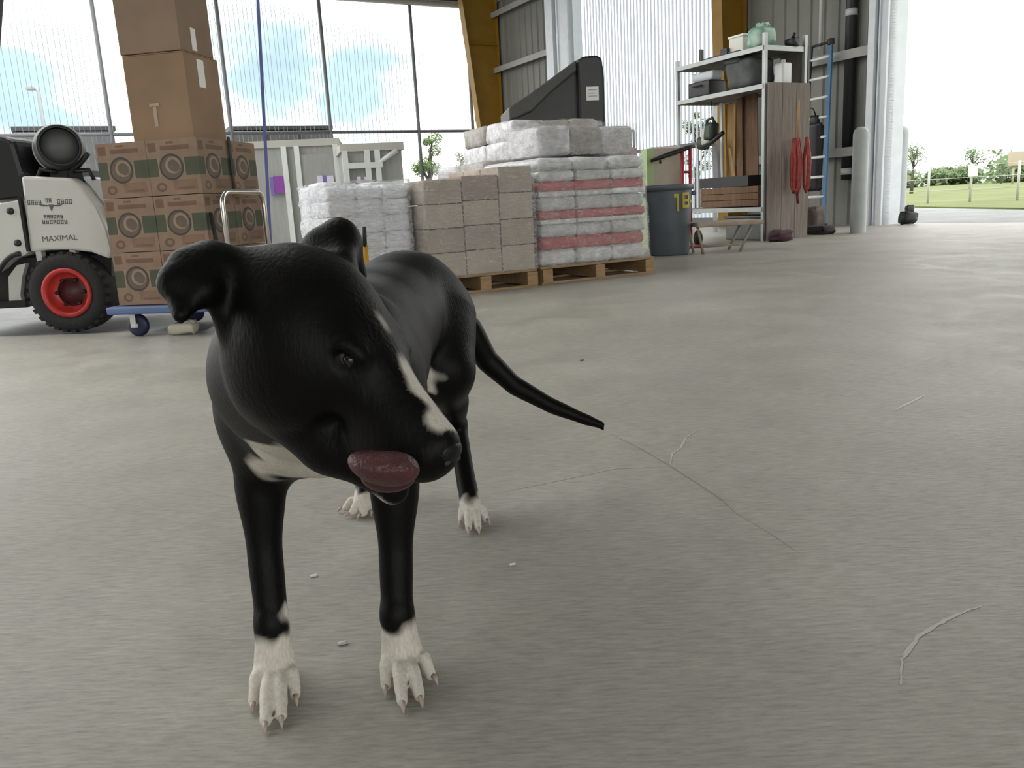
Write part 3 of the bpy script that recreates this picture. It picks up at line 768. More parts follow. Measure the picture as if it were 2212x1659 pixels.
def pallet(loc, rz, lx, ly, label):
    t = thing('wooden_pallet', label, 'pallet', loc, rz, 'wooden pallets')
    for i in range(6):
        y = ly * (i + .5) / 6
        MB().box((lx / 2, y, .128), (lx, ly / 6 * .8, .018)).build('deck_board', M_PAL, t)
    for i in range(3):
        MB().box((lx * (.05 + .45 * i), ly / 2, .066), (.09, ly, .1)).build('stringer', M_PAL, t)
    for y in (.05, ly / 2, ly - .05):
        MB().box((lx / 2, y, .008), (lx, .09, .016)).build('bottom_board', M_PAL, t)
    return t
def film(t, x0, x1, y0, y1, z0, z1, m, seed, amp=.012, top=None, taper=0.0):
    """loose skin of film round a load"""
    r_ = random.Random(seed); nu, nv = 36, 16; vs = []
    per = []
    for k in range(nu):
        s = k / nu * 4; e = int(s); f = s - e
        c = [(x0, y0), (x1, y0), (x1, y1), (x0, y1)]
        a, b_ = c[e], c[(e + 1) % 4]; per.append((a[0] + (b_[0] - a[0]) * f, a[1] + (b_[1] - a[1]) * f))
    cx, cy = (x0 + x1) / 2, (y0 + y1) / 2
    for j in range(nv + 1):
        z = z0 + (z1 - z0) * j / nv
        for (x, y) in per:
            k = 1.0 - taper * (j / nv) ** 3
            tz_ = top(x, y) if top else z1
            zz = z0 + (tz_ - z0) * j / nv
            vs.append((cx + (x - cx) * k + r_.uniform(-amp, amp), cy + (y - cy) * k + r_.uniform(-amp, amp), zz + r_.uniform(-amp, amp) * (j not in (0,))))
    fs = [(j * nu + k, j * nu + (k + 1) % nu, (j + 1) * nu + (k + 1) % nu, (j + 1) * nu + k) for j in range(nv) for k in range(nu)]
    return MB().add(vs, fs, True).build('stretch_film', m, t)

def frame_from(pxl, pyl, pxr, pyr, off=0.0):
    a, b_ = gnd(pxl, pyl), gnd(pxr, pyr); d = (b_ - a); return a, math.atan2(d.y, d.x), d.length

# brown carton load
a, rz, ln = frame_from(985, 636, 1163, 619)
rz = math.radians(26); X_ = Vector((math.cos(rz), math.sin(rz), 0)); Y_ = Vector((-math.sin(rz), math.cos(rz), 0))
b_ = gnd(1163, 618)
LB = .90; oB = b_ - X_ * LB
pallet(oB, rz, LB, 1.0, 'wooden pallet under the brown carton load')
tB = thing('wrapped_carton_load', 'film-wrapped load of grey-brown cartons stepping up towards the red bags', 'load', oB + Vector((0, 0, .137)), rz)
M_GB = mat('greyed_cardboard', (.40, .335, .27), .75, var=.14, scale=5, bump=.1, bscale=15)
M_GB2 = mat('greyed_cardboard_pale', (.46, .39, .315), .75, var=.12, scale=5, bump=.1, bscale=15)
M_PINK = mat('pinkish_cardboard', (.38, .25, .215), .7, col2=(.30, .25, .21), scale=14)
hb = at(1130, 357, oB.y + .35).z - .137                      # top of the tall column
hl = at(930, 388, oB.y + .05).z - .137
cols = [(.0, .30, hl, 4), (.30, .30, hl + .02, 4), (.60, .29, hb, 4)]
for x, wd, h, n in cols:
    for k in range(n):
        for j in range(3):
            MB().box((x + wd / 2 + random.uniform(-.003, .003), .165 + .33 * j, h / n * (k + .5)), (wd - .008, .322, h / n - .006)).build('carton', (M_PINK if x == .30 and k == 3 else M_GB if (k + j) % 2 else M_GB2), tB, bevel=.006)
film(tB, -.012, LB - .0, -.014, 1.0, .0, hb, M_FILM, 3, .006, top=lambda x, y: (hl + .01) + (hb - hl) * min(1, max(0, (x - .3) / .3)))

# red and white bag load
rzr = math.radians(26); X2 = Vector((math.cos(rzr), math.sin(rzr), 0)); Y2 = Vector((-math.sin(rzr), math.cos(rzr), 0))
oR = gnd(1172, 615); LR = (gnd(1414, 584) - oR).length * .98
rzr = math.atan2((gnd(1414, 584) - oR).y, (gnd(1414, 584) - oR).x)
rzr = math.radians(27); X2 = Vector((math.cos(rzr), math.sin(rzr), 0)); Y2 = Vector((-math.sin(rzr), math.cos(rzr), 0))
# length that ends at the right picture edge of the pallet
r1 = ray(1416, 590); nrm = Vector((-X2.y, X2.x, 0)); LR = ((CAM + r1 * ((oR - CAM).dot(nrm) / r1.dot(nrm))) - oR).dot(X2)
pallet(oR, rzr, LR, 1.0, 'wooden pallet under the red and white bags')
tR = thing('wrapped_bag_load', 'film-wrapped load of flat bags in red and white bands', 'load', oR + Vector((0, 0, .137)), rzr)
M_RB = mat('bag_red', (.44, .075, .085), .45, col2=(.58, .17, .18), scale=9)
M_WBAG = mat('bag_white', (.62, .62, .61), .45, col2=(.86, .87, .88), scale=16, bump=.3, bscale=30)
M_GBAG = mat('bag_grey', (.48, .49, .49), .45, col2=(.74, .75, .75), scale=13, bump=.3, bscale=30)
hr = at(1160, 372, oR.y).z - .137
lay = [('w', .17), ('r', .13), ('g', .14), ('r2', .05), ('r', .09), ('g', .15), ('r2', .06), ('r', .10), ('g', .11)]
tot = sum(q for _, q in lay); z = 0.006
LX = LR - .1
for kind, hh in lay:
    h = hh / tot * hr
    mm = {'w': M_WBAG, 'r': M_RB, 'g': M_GBAG, 'r2': M_WBAG}[kind]
    n = 3
    for i in range(n):
        for j in range(2):
            wv = LX / n
            MB().rbox((wv * (i + .5) + .01 + random.uniform(-.008, .008), .25 + .48 * j + random.uniform(-.012, .012), z + h / 2), (wv * 1.0, .5, h * 1.04), min(.05, h * .4), 3, rz=random.uniform(-.02, .02), pillow=.06, jitter=.003).build('bag', mm, tR)
    z += h
# slumped top bags
for i in range(3):
    MB().rbox((LX * (i + .5) / 3, .26, hr + .055), (LX / 3 * 1.0, .5, .12), .05, 3, pillow=.35, jitter=.008).build('bag', M_GBAG, tR)
    MB().rbox((LX * (i + .5) / 3, .74, hr + .055), (LX / 3 * 1.0, .5, .12), .05, 3, pillow=.35, jitter=.008).build('bag', M_WBAG, tR)
film(tR, -.015, LX + .03, -.02, 1.0, .0, hr + .1, M_FILM, 5, .010, taper=.07)

# taller grey pack load behind
def row_frame(px, py, Y, rz_):
    p = at(px, py, Y); return Vector((p.x, p.y, 0))
oG = oR + Y2 * 1.07 + X2 * .05
pallet(oG, rzr, 1.25, 1.1, 'wooden pallet hidden behind the red bags')
tG = thing('wrapped_pack_load', 'tall lumpy grey load under silvery film behind the red bags', 'load', oG + Vector((0, 0, .137)), rzr)
dG = oG.y + .45
hg = at(1260, 256, (oG + X2 * .7).y).z - .137
M_GP = mat('pack_silver', (.46, .45, .46), .4, col2=(.80, .79, .81), scale=14, bump=.5, bscale=22)
M_GP2 = mat('pack_taupe', (.26, .235, .21), .5, col2=(.44, .41, .38), scale=11, bump=.5, bscale=22)
levels = 7
for k in range(levels):
    n = 4
    for i in range(n):
        for j in range(2):
            x = 1.25 * (i + .5) / n
            lim = 1.0 if i >= 2 else (.93 if i == 1 else .76)
            if (k + .5) / levels > lim: continue
            MB().rbox((x + random.uniform(-.012, .012), .27 + .54 * j + random.uniform(-.02, .02), hg / levels * (k + .5) + .01), (1.25 / n * 1.0, .54, hg / levels * 1.02), .035, 2, rz=random.uniform(-.05, .05), jitter=.008).build('pack', M_GP if random.random() < .5 else M_GP2, tG)
film(tG, -.02, 1.27, -.03, 1.1, .0, hg, M_FILM, 8, .014, top=lambda x, y: hg * (.74 + .26 * min(1, max(0, x / .55))))
# loose packs lying on top of the red load
zt_ = hr + .137 + .135
tP = thing('wrapped_pack', 'long silvery film-wrapped pack lying on top of the red and white bags', 'pack', oR + X2 * .72 + Y2 * .62 + Vector((0, 0, zt_)), rzr + .06)
hp = max(.12, at(1280, 268, (oR + X2 * .6 + Y2 * .4).y).z - zt_)
for i in range(3):
    MB().rbox((-.36 + .33 * i, 0, hp / 2), (.33, .52, hp), .05, 3, pillow=.12, jitter=.01).build('pack', M_GP2 if i % 2 else M_GP, tP)
film(tP, -.54, .5, -.27, .27, 0.01, hp + .01, M_FILM, 12, .01)

# white wrapped load further left
rzw = rz; oW = oB - X_ * .64 + Y_ * .22
Xw = Vector((math.cos(rzw), math.sin(rzw), 0))
pallet(oW, rzw, .6, .9, 'wooden pallet under the white wrapped stack')
tW = thing('wrapped_white_load', 'stack of small packs tightly wrapped in white film left of the brown cartons', 'load', oW + Vector((0, 0, .137)), rzw)
hw = at(800, 392, oW.y + .05).z - .137
M_WP = mat('pack_white', (.80, .84, .90), .35, col2=(.93, .95, .98), scale=14, bump=.6, bscale=26)
for k in range(6):
    for i in range(3):
        for j in range(3):
            hx_ = hw / 6 * (1.0 if k < 5 else random.uniform(.75, 1.15))
            MB().rbox((.1 + .2 * i, .15 + .3 * j, hw / 6 * k + hx_ / 2), (.198, .298, hx_ * .99), .025, 2, jitter=.007).build('pack', M_WP, tW)
film(tW, -.012, .612, -.015, .91, .0, hw + .01, M_FILMW, 21, .009)

# black hopper standing behind the loads
oH = oG + Y2 * 1.3 + X2 * .35
YH = oH.y + .25
def hz(px, py): return at(px, py, YH).z
pH = [at(1100, 262, YH), at(1307, 262, YH)]
hbx = pH[0].x; wdh = (pH[1] - pH[0]).x
th = thing('black_hopper', 'tall black plastic hopper with sloping open top and white label', 'hopper', Vector((hbx, YH, 0)), math.radians(6))
M_BH = mat('black_plastic', (.016, .016, .015), .42, var=.2, scale=6, bump=.1, bscale=50)
def hp_(px, py): q = at(px, py, YH); return (q.x - hbx, q.z)
side = [(0, .06), hp_(1100, 230), hp_(1140, 205), hp_(1244, 128), hp_(1262, 119), hp_(1292, 115), hp_(1304, 122), hp_(1308, 160), (wdh, .06)]
MB().prism(side, .06, .80).build('shell', M_BH, th, bevel=.03)
# front corner column and lip
MB().prism([hp_(1248, 128), hp_(1262, 119), hp_(1292, 115), hp_(1304, 122), hp_(1309, 165), (wdh + .01, .05), (hp_(1252, 262)[0], .05), hp_(1250, 180)], -.02, .82).build('end_post', M_BH, th, bevel=.025)
MB().prism([hp_(1098, 232), hp_(1140, 207), hp_(1246, 128), hp_(1247, 152), hp_(1190, 200), hp_(1150, 240), hp_(1100, 262)], -.03, .83).build('rim', mat('black_plastic_worn', (.045, .045, .04), .5, var=.2, scale=6), th, bevel=.02)
x_, z_ = hp_(1282, 200); s_ = 26 / FPX * YH
lb = MB().box((x_, -.023, z_), (s_, .004, s_ * 1.05)).build('white_label', M_LAB, th)
MB().box((x_, -.026, z_ + s_ * .28), (s_ * .7, .001, .012)).box((x_ - .01, -.026, z_ + s_ * .02), (s_ * .6, .001, .01)).box((x_, -.026, z_ - s_ * .2), (s_ * .7, .001, .012)).build('label_print', mat('print_faint', (.4, .4, .4), .6), lb)
for x in (.12, wdh - .12):
    for y in (.15, .68):
        MB().lathe([(0, -.025), (.05, -.025), (.06, 0), (.05, .025), (0, .025)], 16, (x, y, .06), 'Y').build('caster_wheel', M_RUB, th)

# pallet jack handle between dog and white load
qj = at(788, 560, 5.8); hj = at(777, 492, 5.8).z
pj = thing('pallet_jack', 'yellow hand pallet jack with black grip beside the white wrapped stack', 'pallet jack', Vector((qj.x, 5.8, 0)), math.radians(186))
M_PJ = mat('jack_yellow', (.55, .30, .02), .4, var=.1)
MB().tube([(0, 0, .12), (-.01, .0, hj - .12)], .02, 8).build('handle_bar', M_PJ, pj)
MB().tube([(-.01, -.045, hj - .12), (-.015, -.05, hj), (-.015, .05, hj), (-.01, .045, hj - .12), (-.01, -.045, hj - .12)], .012, 8).build('grip', M_BLK, pj)
MB().box((.03, 0, .16), (.14, .2, .16)).build('pump_body', M_PJ, pj, bevel=.02)
for s in (-1, 1): MB().box((.5, s * .16, .09), (.95, .12, .05)).build('fork', M_PJ, pj)
MB().lathe([(0, -.05), (.07, -.05), (.075, 0), (.07, .05), (0, .05)], 18, (0, 0, .075), 'Y').build('steer_wheel', M_RUB, pj)
for s in (-1, 1): MB().lathe([(0, -.04), (.035, -.04), (.035, .04), (0, .04)], 14, (.9, s * .16, .035), 'Y').build('load_roller', M_RUB, pj)
# ------------------------------------------------------------------ shelving corner
M_GALV = mat('galvanised', (.36, .38, .37), .4, metal=.5, var=.08)
M_WOODG = mat('weathered_ply', (.17, .145, .125), .85, col2=(.25, .215, .185), scale=5, stretch=(6, 6, .6))
M_WOODB = mat('brown_board', (.16, .09, .05), .8, var=.2, scale=6, stretch=(5, 5, .6))
M_TAN = mat('tan_wood', (.42, .26, .11), .8, var=.15, scale=6, stretch=(5, 5, .6))
ZS = .002
sn = gnd(1646, 521)                                         # near left foot of the shelving
sd = -WD                                                    # along the wall towards the camera
LS, DS = 1.75, .72
so = sn + WD * LS                                           # far left foot
sh = thing('shelving_unit', 'tall galvanised shelving unit loaded with tools by the yellow column', 'shelf', so, math.atan2(sd.y, sd.x))
# local x runs towards the camera, y runs towards the wall
hS = at(1650, 93, sn.y).z; z2 = at(1650, 182, sn.y).z
def sx(px):   # local x of a pixel column on the left (front) face
    d = ray(px, 300); n = U; t = (sn - CAM).dot(n) / d.dot(n); return ((CAM + d * t) - so).dot(sd)
def sp(px, py, y=0.0):      # point on plane parallel to the front face, y deeper
    d = ray(px, py); t = (sn + U * y - CAM).dot(U) / d.dot(U); q = CAM + d * t; return Vector(((q - so).dot(sd), y, q.z))
x_far = sx(1463)
for x in (x_far, LS):
    for y in (0, DS):
        MB().box((x, y + (.02 if y == 0 else -.02), hS / 2 + .06), (.045, .045, hS + .12 if x == LS else hS)).build('post', M_GALV, sh)
for z in (hS - .03, z2, .42):
    t = MB().box(((x_far + LS) / 2, DS / 2, z), (LS - x_far, DS, .018)).build('shelf_board', M_WOODG, sh)
    for y in (0, DS): MB().box(((x_far + LS) / 2, y, z - .02), (LS - x_far, .025, .055)).build('beam', M_GALV, t)
    for x in (x_far, LS): MB().box((x, DS / 2, z - .02), (.025, DS, .06)).build('end_beam', M_GALV, t)
RS = Matrix.Translation(so) @ Matrix.Rotation(math.atan2(sd.y, sd.x), 4, 'Z')
def on_shelf(x, y, z): return RS @ Vector((x, y, z))
srz = math.atan2(sd.y, sd.x)
zt1, zt2 = hS - .02, z2 + .01
# things on top
p = sp(1608, 92, .3)
wb = thing('storage_tub', 'white box on top of the shelving', 'box', on_shelf(p.x, .3, zt1 + ZS), srz)
MB().rbox((0, 0, .11), (.26, .3, .2), .02).build('tub', mat('tub_white', (.72, .72, .64), .5), wb)
MB().rbox((0, 0, .22), (.28, .32, .03), .01).build('lid', mat('tub_lid', (.8, .82, .76), .5), wb)
p = sp(1655, 90, .3)
bagm = mat('bag_green', (.16, .36, .26), .35, col2=(.45, .55, .48), scale=6)
o = MB().rbox((0, 0, .13), (.27, .3, .26), .09, 3, jitter=.015).rbox((.02, 0, .27), (.14, .12, .08), .03, jitter=.015).build('plastic_bag', bagm, None, on_shelf(min(p.x, LS - .19), .22, zt1 + ZS), srz)
tag(o, 'crumpled green and white plastic bag on top of the shelving', 'bag')
cl = thing('bar_clamp', 'black bar clamp lying along the top of the shelving', 'clamp', on_shelf(sx(1540), .12, zt1 + ZS), srz)
MB().box((0, 0, .02), (.75, .03, .035)).build('bar', M_BLK, cl)
MB().box((-.36, 0, .09), (.05, .04, .16)).build('jaw', M_BLK, cl); MB().box((.1, 0, .06), (.12, .05, .08)).build('slide', M_BLK, cl)
o = MB().rbox((0, 0, .05), (.16, .12, .1), .03, jitter=.01).tube([(0, 0, .1), (.03, .02, .16)], .02, 6).build('power_tool', M_BLK, None, on_shelf(LS - .04, .52, zt1 + ZS), srz)
tag(o, 'small dark power tool at the near end of the shelving top', 'tool')
# second level
o_ = thing('tool_case', 'black tool case at the far end of the second shelf level', 'case', on_shelf(sx(1503), .2, zt2 + ZS), srz)
hcase = .2
MB().rbox((0, 0, hcase / 2), (.42, .3, hcase), .02).build('case', M_BLK, o_); MB().tube([(-.08, -.16, hcase * .7), (-.08, -.19, hcase * .7), (.08, -.19, hcase * .7), (.08, -.16, hcase * .7)], .01, 6).build('handle', M_BLK, o_)
o = MB().rbox((0, 0, .19), (.50, .42, .36), .1, 3, jitter=.02).rbox((-.12, -.1, .37), (.3, .25, .1), .04, jitter=.015).build('folded_tarp', mat('tarp_grey', (.075, .08, .075), .7, var=.3, scale=7, bump=.4, bscale=12), None, on_shelf((sx(1585)), .28, zt2 + ZS), srz)
tag(o, 'bulky dark grey folded tarp on the second shelf level', 'tarp')
o = MB().rbox((0, 0, .06), (.4, .2, .12), .03, jitter=.01).build('paper_bundle', mat('paper_pale', (.6, .66, .68), .6), None, on_shelf(sx(1505), .2, zt2 + ZS + hcase + .01), srz)
tag(o, 'pale paper bundle lying on the black tool case', 'bundle')
jg = thing('white_jug', 'white jug standing at the near end of the second shelf level', 'jug', on_shelf(LS - .09, .42, zt2 + ZS), srz)
MB().rbox((0, 0, .13), (.15, .17, .26), .03).build('body', mat('jug_white', (.78, .79, .78), .4), jg); MB().lathe([(.03, .25), (.03, .3), (0, .3)], 12).build('cap', M_LAB, jg)
# plywood leaning against the near end of the shelving
hP = hS - .06
t = thing('plywood_sheet', 'weathered grey plywood sheet closing the near end of the shelving', 'board', on_shelf(LS + .055, DS / 2, 0), srz)
for i in range(3): MB().box((0, -DS / 2 + DS * (i + .5) / 3 + .02, hP / 2 - .2), (.02, DS / 3 - .006, hP - .4)).build('plank', M_WOODG, t)
t = thing('plywood_sheet', 'tall weathered board standing behind the near end of the shelving', 'board', on_shelf(LS - .24, DS + .06, 0), srz)
for i in range(2): MB().box((-.12 + .24 * i, 0, hS / 2), (.234, .02, hS - .02)).build('plank', M_WOODG, t)
# boards standing in the shelving
def leaner(name, label, cat, pxb, pyb, pxt, pyt, y, wd, th_, m, grp=None, zb=None):
    a = sp(pxb, pyb, y); b_ = sp(pxt, pyt, y + .05)
    if zb is not None: a.z = zb
    else: a.z = .435
    A, B_ = on_shelf(*a), on_shelf(*b_); d = (B_ - A); n = d.normalized(); s = (sd - n * sd.dot(n)).normalized(); q = n.cross(s)
    M = Matrix((s, q, n)).transposed()
    o = MB().box(A + d / 2, (wd, th_, d.length), M=M).build(name, m)
    return tag(o, label, cat, grp)
leaner('board', 'wide dark brown board standing in the shelving next to its near post', 'board', 1622, 420, 1618, 205, .5, .3, .02, M_WOODB)
leaner('board', 'narrow brown board standing in the shelving beside the wide one', 'board', 1600, 420, 1598, 212, .45, .1, .02, M_WOODB)
leaner('board', 'pale tan board standing in the middle of the shelving', 'board', 1577, 420, 1580, 225, .62, .13, .03, M_TAN)
leaner('stick', 'slanting tan broomstick in the shelving', 'stick', 1597, 395, 1574, 320, .5, .03, .03, M_TAN)
leaner('post_length', 'grey metal channel standing in the shelving', 'metal post', 1552, 425, 1545, 300, .4, .1, .05, mat('channel_grey', (.2, .2, .21), .5))
leaner('post_length', 'thin pale rail standing beside the grey channel', 'metal post', 1562, 425, 1558, 222, .55, .045, .03, mat('channel_pale', (.6, .62, .58), .5))
# motor tool with pale housing and dark green parts
p = sp(1532, 318, .2); 
mt = thing('leaf_blower', 'dark green and pale leaf blower hung in the far half of the shelving', 'leaf blower', on_shelf(p.x, .2, p.z), srz)
MG = mat('tool_green', (.03, .045, .03), .5); MPAL = mat('tool_pale', (.48, .5, .44), .5)
MB().rbox((0, 0, .14), (.2, .18, .26), .07, 3).build('housing', MPAL, mt)
MB().rbox((.1, -.05, .2), (.16, .16, .22), .05, 3, jitter=.01).rbox((-.12, 0, .06), (.14, .16, .16), .05, jitter=.01).build('engine', MG, mt)
MB().tube([(-.05, 0, .24), (-.02, -.02, .36), (.08, -.02, .38), (.12, 0, .3)], .022, 7).build('handle', MG, mt)
MB().tube([(-.1, -.05, .0), (.15, -.08, .06), (.36, -.08, .16)], .03, 7).build('nozzle', M_BLK, mt)
MB().tube([(0, .03, .3), (0, .05, z2 - p.z - .04)], .006, 5).build('hanging_cord', M_BLK, mt)
# lower level
cr = thing('wooden_crate', 'dark brown wooden crate on the bottom level of the shelving', 'crate', on_shelf((sx(1512) + sx(1636)) / 2, .22, .44), srz)
wc = sx(1634) - sx(1508); 
for i in range(3):
    MB().box((0, -.2, .045 + .085 * i), (wc, .018, .078)).build('slat', M_WOODB, cr); MB().box((0, .2, .045 + .085 * i), (wc, .018, .078)).build('slat', M_WOODB, cr)
for s in (-1, 1): MB().box((s * (wc / 2 - .01), 0, .13), (.02, .38, .25)).build('end_panel', M_WOODB, cr)
MB().box((0, 0, .008), (wc - .05, .38, .014)).build('bottom', M_WOODB, cr)
bt = thing('black_tray', 'black plastic tray on top of the wooden crate', 'tray', on_shelf((sx(1505) + sx(1612)) / 2 + .02, .22, .44 + .258), srz)
MB().box((0, 0, .006), (wc * .85, .38, .01)).build('base', M_BLK, bt)
for s in (-1, 1): MB().box((0, s * .19, .07), (wc * .85, .012, .13)).build('side', M_BLK, bt); MB().box((s * wc * .42, 0, .07), (.012, .38, .13)).build('end', M_BLK, bt)
# grey bin under the shelving
g1_ = thing('grey_bin', 'low grey bin on the floor under the shelving', 'bin', on_shelf((sx(1570) + sx(1640)) / 2, .25, 0), srz)
MB().rbox((0, 0, .15), (.75, .4, .29), .03).build('body', mat('bin_grey', (.12, .125, .12), .6, var=.15), g1_); MB().rbox((0, 0, .305), (.78, .43, .03), .01).build('rim', mat('bin_grey', (.12, .12, .12)), g1_)
# wheelbarrow-like hand cart in front
hc0 = gnd(1536, 548)
hcz = at(1500, 487, hc0.y).z
hc = thing('hand_cart', 'low hand cart with pale worn edge and splayed legs in front of the shelving', 'cart', Vector((hc0.x, hc0.y, 0)), srz + math.radians(65))
wl_ = (at(1645, 478, hc0.y).x - at(1500, 487, hc0.y).x)
MB().rbox((wl_ * .28, .2, hcz), (wl_, .5, .05), .015).build('tray', mat('cart_edge', (.36, .30, .24), .8, var=.2), hc)
for x, dx in ((-.08, -.06), (.32, .14)):
    for y in (.02, .4): MB().tube([(x, y, 0), (x + dx, y, hcz - .02)], .016, 6).build('leg', mat('cart_leg', (.30, .27, .2), .7), hc)
MB().tube([(-.08, .02, .08), (.32, .02, .08)], .012, 6).build('brace', mat('cart_leg', (.3, .27, .2)), hc)
# white jug on the floor by the bin
p = gnd(1497, 527)
jg2 = thing('white_bottle', 'small white bottle on the floor beside the grey waste bin', 'bottle', p)
MB().rbox((0, 0, .085), (.09, .09, .17), .025).build('body', mat('jug_white', (.78, .79, .78)), jg2); MB().lathe([(.025, .165), (.025, .2), (0, .2)], 12).build('cap', M_LAB, jg2)

# ------------------------------------------------------------------ waste bin with yellow marks
p = gnd(1446, 553); p = p + Vector((p.x, p.y, 0)).normalized() * .2
kx = FPX / p.y; rt = 50 / kx * 1.0; hcn = at(1446, 399, p.y).z
tcn = thing('waste_bin', 'round dark grey waste bin with yellow lettering', 'bin', p)
MB().lathe([(0, .0), (rt * .80, 0), (rt * .83, .02), (rt * .97, hcn - .08), (rt * .97, hcn - .03), (rt * .9, hcn - .03), (rt * .78, .05), (0, .05)], 36).build('body', mat('bin_slate', (.085, .10, .115), .5, var=.1, scale=5), tcn)
MB().lathe([(rt * .93, hcn - .06), (rt * 1.04, hcn - .06), (rt * 1.05, hcn - .02), (rt * 1.0, hcn), (rt * .92, hcn), (rt * .92, hcn - .06)], 36).build('rim', mat('bin_slate', (.055, .065, .075)), tcn)
for a in (-.1, math.pi - .1):
    MB().rbox((rt * 1.02 * math.cos(a), rt * 1.02 * math.sin(a), hcn - .1), (.05, .12, .05), .012).build('handle', mat('bin_slate', (.05, .06, .07)), tcn)
ym = mat('mark_yellow', (.45, .36, .03), .5)
def can_mark(deg0, deg1, z0, z1):
    mb = MB(); n = 4; r = rt * .985
    vs = []
    for k in range(n + 1):
        a = math.radians(deg0 + (deg1 - deg0) * k / n)
        vs += [(r * math.cos(a), r * math.sin(a), z0), (r * math.cos(a), r * math.sin(a), z1), ((r - .02) * math.cos(a), (r - .02) * math.sin(a), z0), ((r - .02) * math.cos(a), (r - .02) * math.sin(a), z1)]
    fs = []
    for k in range(n): a = 4 * k; b_ = a + 4; fs += [(a, b_, b_ + 1, a + 1), (a + 1, b_ + 1, b_ + 3, a + 3), (a, a + 2, b_ + 2, b_)]
    mb.add(vs, fs).build('yellow_mark', ym, tcn)
zc = hcn - .08
for d0, d1, z0, z1 in ((-82, -76, -.2, -.02), (-88, -82, -.06, -.02), (-66, -60, -.17, -.01), (-60, -44, -.04, -.01), (-60, -46, -.105, -.08), (-60, -44, -.17, -.14), (-48, -43, -.16, -.03), (-40, -30, -.12, -.09)):
    can_mark(d0, d1, zc + z0, zc + z1)

# ------------------------------------------------------------------ things behind the bin
bb = at(1425, 400, 10.6); hb_ = at(1425, 322, 10.6).z
t = thing('flat_box', 'beige flat box with lime green edge standing behind the waste bin', 'box', Vector((bb.x, 10.6, 0)), math.radians(5))
wb_ = 62 / FPX * 10.6
MB().box((.04, 0, hb_ / 2), (wb_, .3, hb_)).build('body', mat('box_beige', (.48, .42, .34), .7, var=.06), t)
MB().box((-wb_ / 2 + .03, -.01, hb_ / 2), (.09, .3, hb_ + .002)).build('green_edge', mat('lime_edge', (.42, .55, .27), .6), t)
MB().box((.04, 0, hb_ + .01), (wb_, .3, .02)).build('top_flap', M_LAB, t)
r0 = at(1483, 400, 10.3); hr_ = at(1483, 318, 10.3).z
rt_ = thing('hand_truck', 'red hand truck with black handle behind the waste bin', 'hand truck', Vector((r0.x, 10.3, 0)), math.radians(12))
MRD = mat('truck_red', (.36, .03, .045), .45, var=.1)
for x in (-.05, .05): MB().tube([(x, 0, .1), (x, 0, hr_)], .022, 7).build('upright', MRD, rt_)
for z in (.3, .6, .9, hr_ - .02): MB().tube([(-.05, 0, z), (.05, 0, z)], .016, 6).build('crossbar', MRD, rt_)
lv = at(1400, 349, 10.3) - Vector((r0.x, 10.3, 0)); lv2 = at(1490, 318, 10.3) - Vector((r0.x, 10.3, 0))
MB().tube([lv, (lv + lv2) * .5, lv2, lv2 + Vector((.06, 0, .01))], [.02, .03, .026, .02], 7).tube([lv * .75 + lv2 * .25, lv * .75 + lv2 * .25 + Vector((0, 0, -.07))], .014, 6).build('handle', M_BLK, rt_)
MB().box((0, -.12, .02), (.3, .24, .02)).build('toe_plate', MRD, rt_)
for s in (-1, 1): MB().lathe([(0, -.025), (.08, -.025), (.1, -.01), (.1, .01), (.08, .025), (0, .025)], 20, (s * .17, .05, .1), 'X').build('wheel', M_RUB, rt_)
# pink wrapped bundle on the post behind the red load
p = at(1362, 325, 8.9)
tb = thing('ribbon_bundle', 'pink and black wrapped bundle on a thin stand behind the red bags', 'bundle', Vector((p.x, 8.9, 0)))
MB().rbox((0, 0, p.z - .04), (.12, .1, .12), .03, jitter=.012).build('wrap', mat('wrap_pink', (.5, .28, .33), .5, var=.3, scale=30), tb); MB().tube([(0, 0, 0), (0, 0, p.z - .08)], .012, 6).build('stand', M_POST, tb)

# ------------------------------------------------------------------ wall side: ladder, bags, pipe, bollards
def wallpt(px, py, off): 
    return on_u(px, py, UR - off)
# blue ladder
ld = thing('step_ladder', 'blue fibreglass ladder leaning against the grey wall', 'ladder', (0, 0, 0))
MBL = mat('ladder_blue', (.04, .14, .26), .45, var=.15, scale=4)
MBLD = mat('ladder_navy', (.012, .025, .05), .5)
aT, aB = wallpt(1795, 90, .28), wallpt(1778, 478, .75); aB.z = 0
bT, bB = wallpt(1752, 102, .28), wallpt(1728, 470, .75); bB.z = 0
def beam2(A, B_, wd, th_, m, name, parent):
    d = B_ - A; n = d.normalized(); s = (WD - n * WD.dot(n)).normalized(); q = n.cross(s)
    return MB().box(A + d / 2, (wd, th_, d.length), M=Matrix((s, q, n)).transposed()).build(name, m, parent)
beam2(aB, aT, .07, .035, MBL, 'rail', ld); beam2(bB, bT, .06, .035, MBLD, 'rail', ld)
for k in range(9):
    f = .06 + k * .108
    A, B_ = aB.lerp(aT, f), bB.lerp(bT, f)
    MB().tube([A, B_], .022, 8).build('rung', mat('rung_aluminium', (.78, .78, .76), .35), ld)
MB().tube([bT, aT], .02, 6).build('top_bar', M_BLK, ld)
MB().rbox(aT, (.09, .09, .1), .02).build('end_cap', M_BLK, ld)
for q in (aB, bB): MB().box(q + Vector((0, 0, .03)), (.1, .09, .06), TH).build('foot', M_BLK, ld)
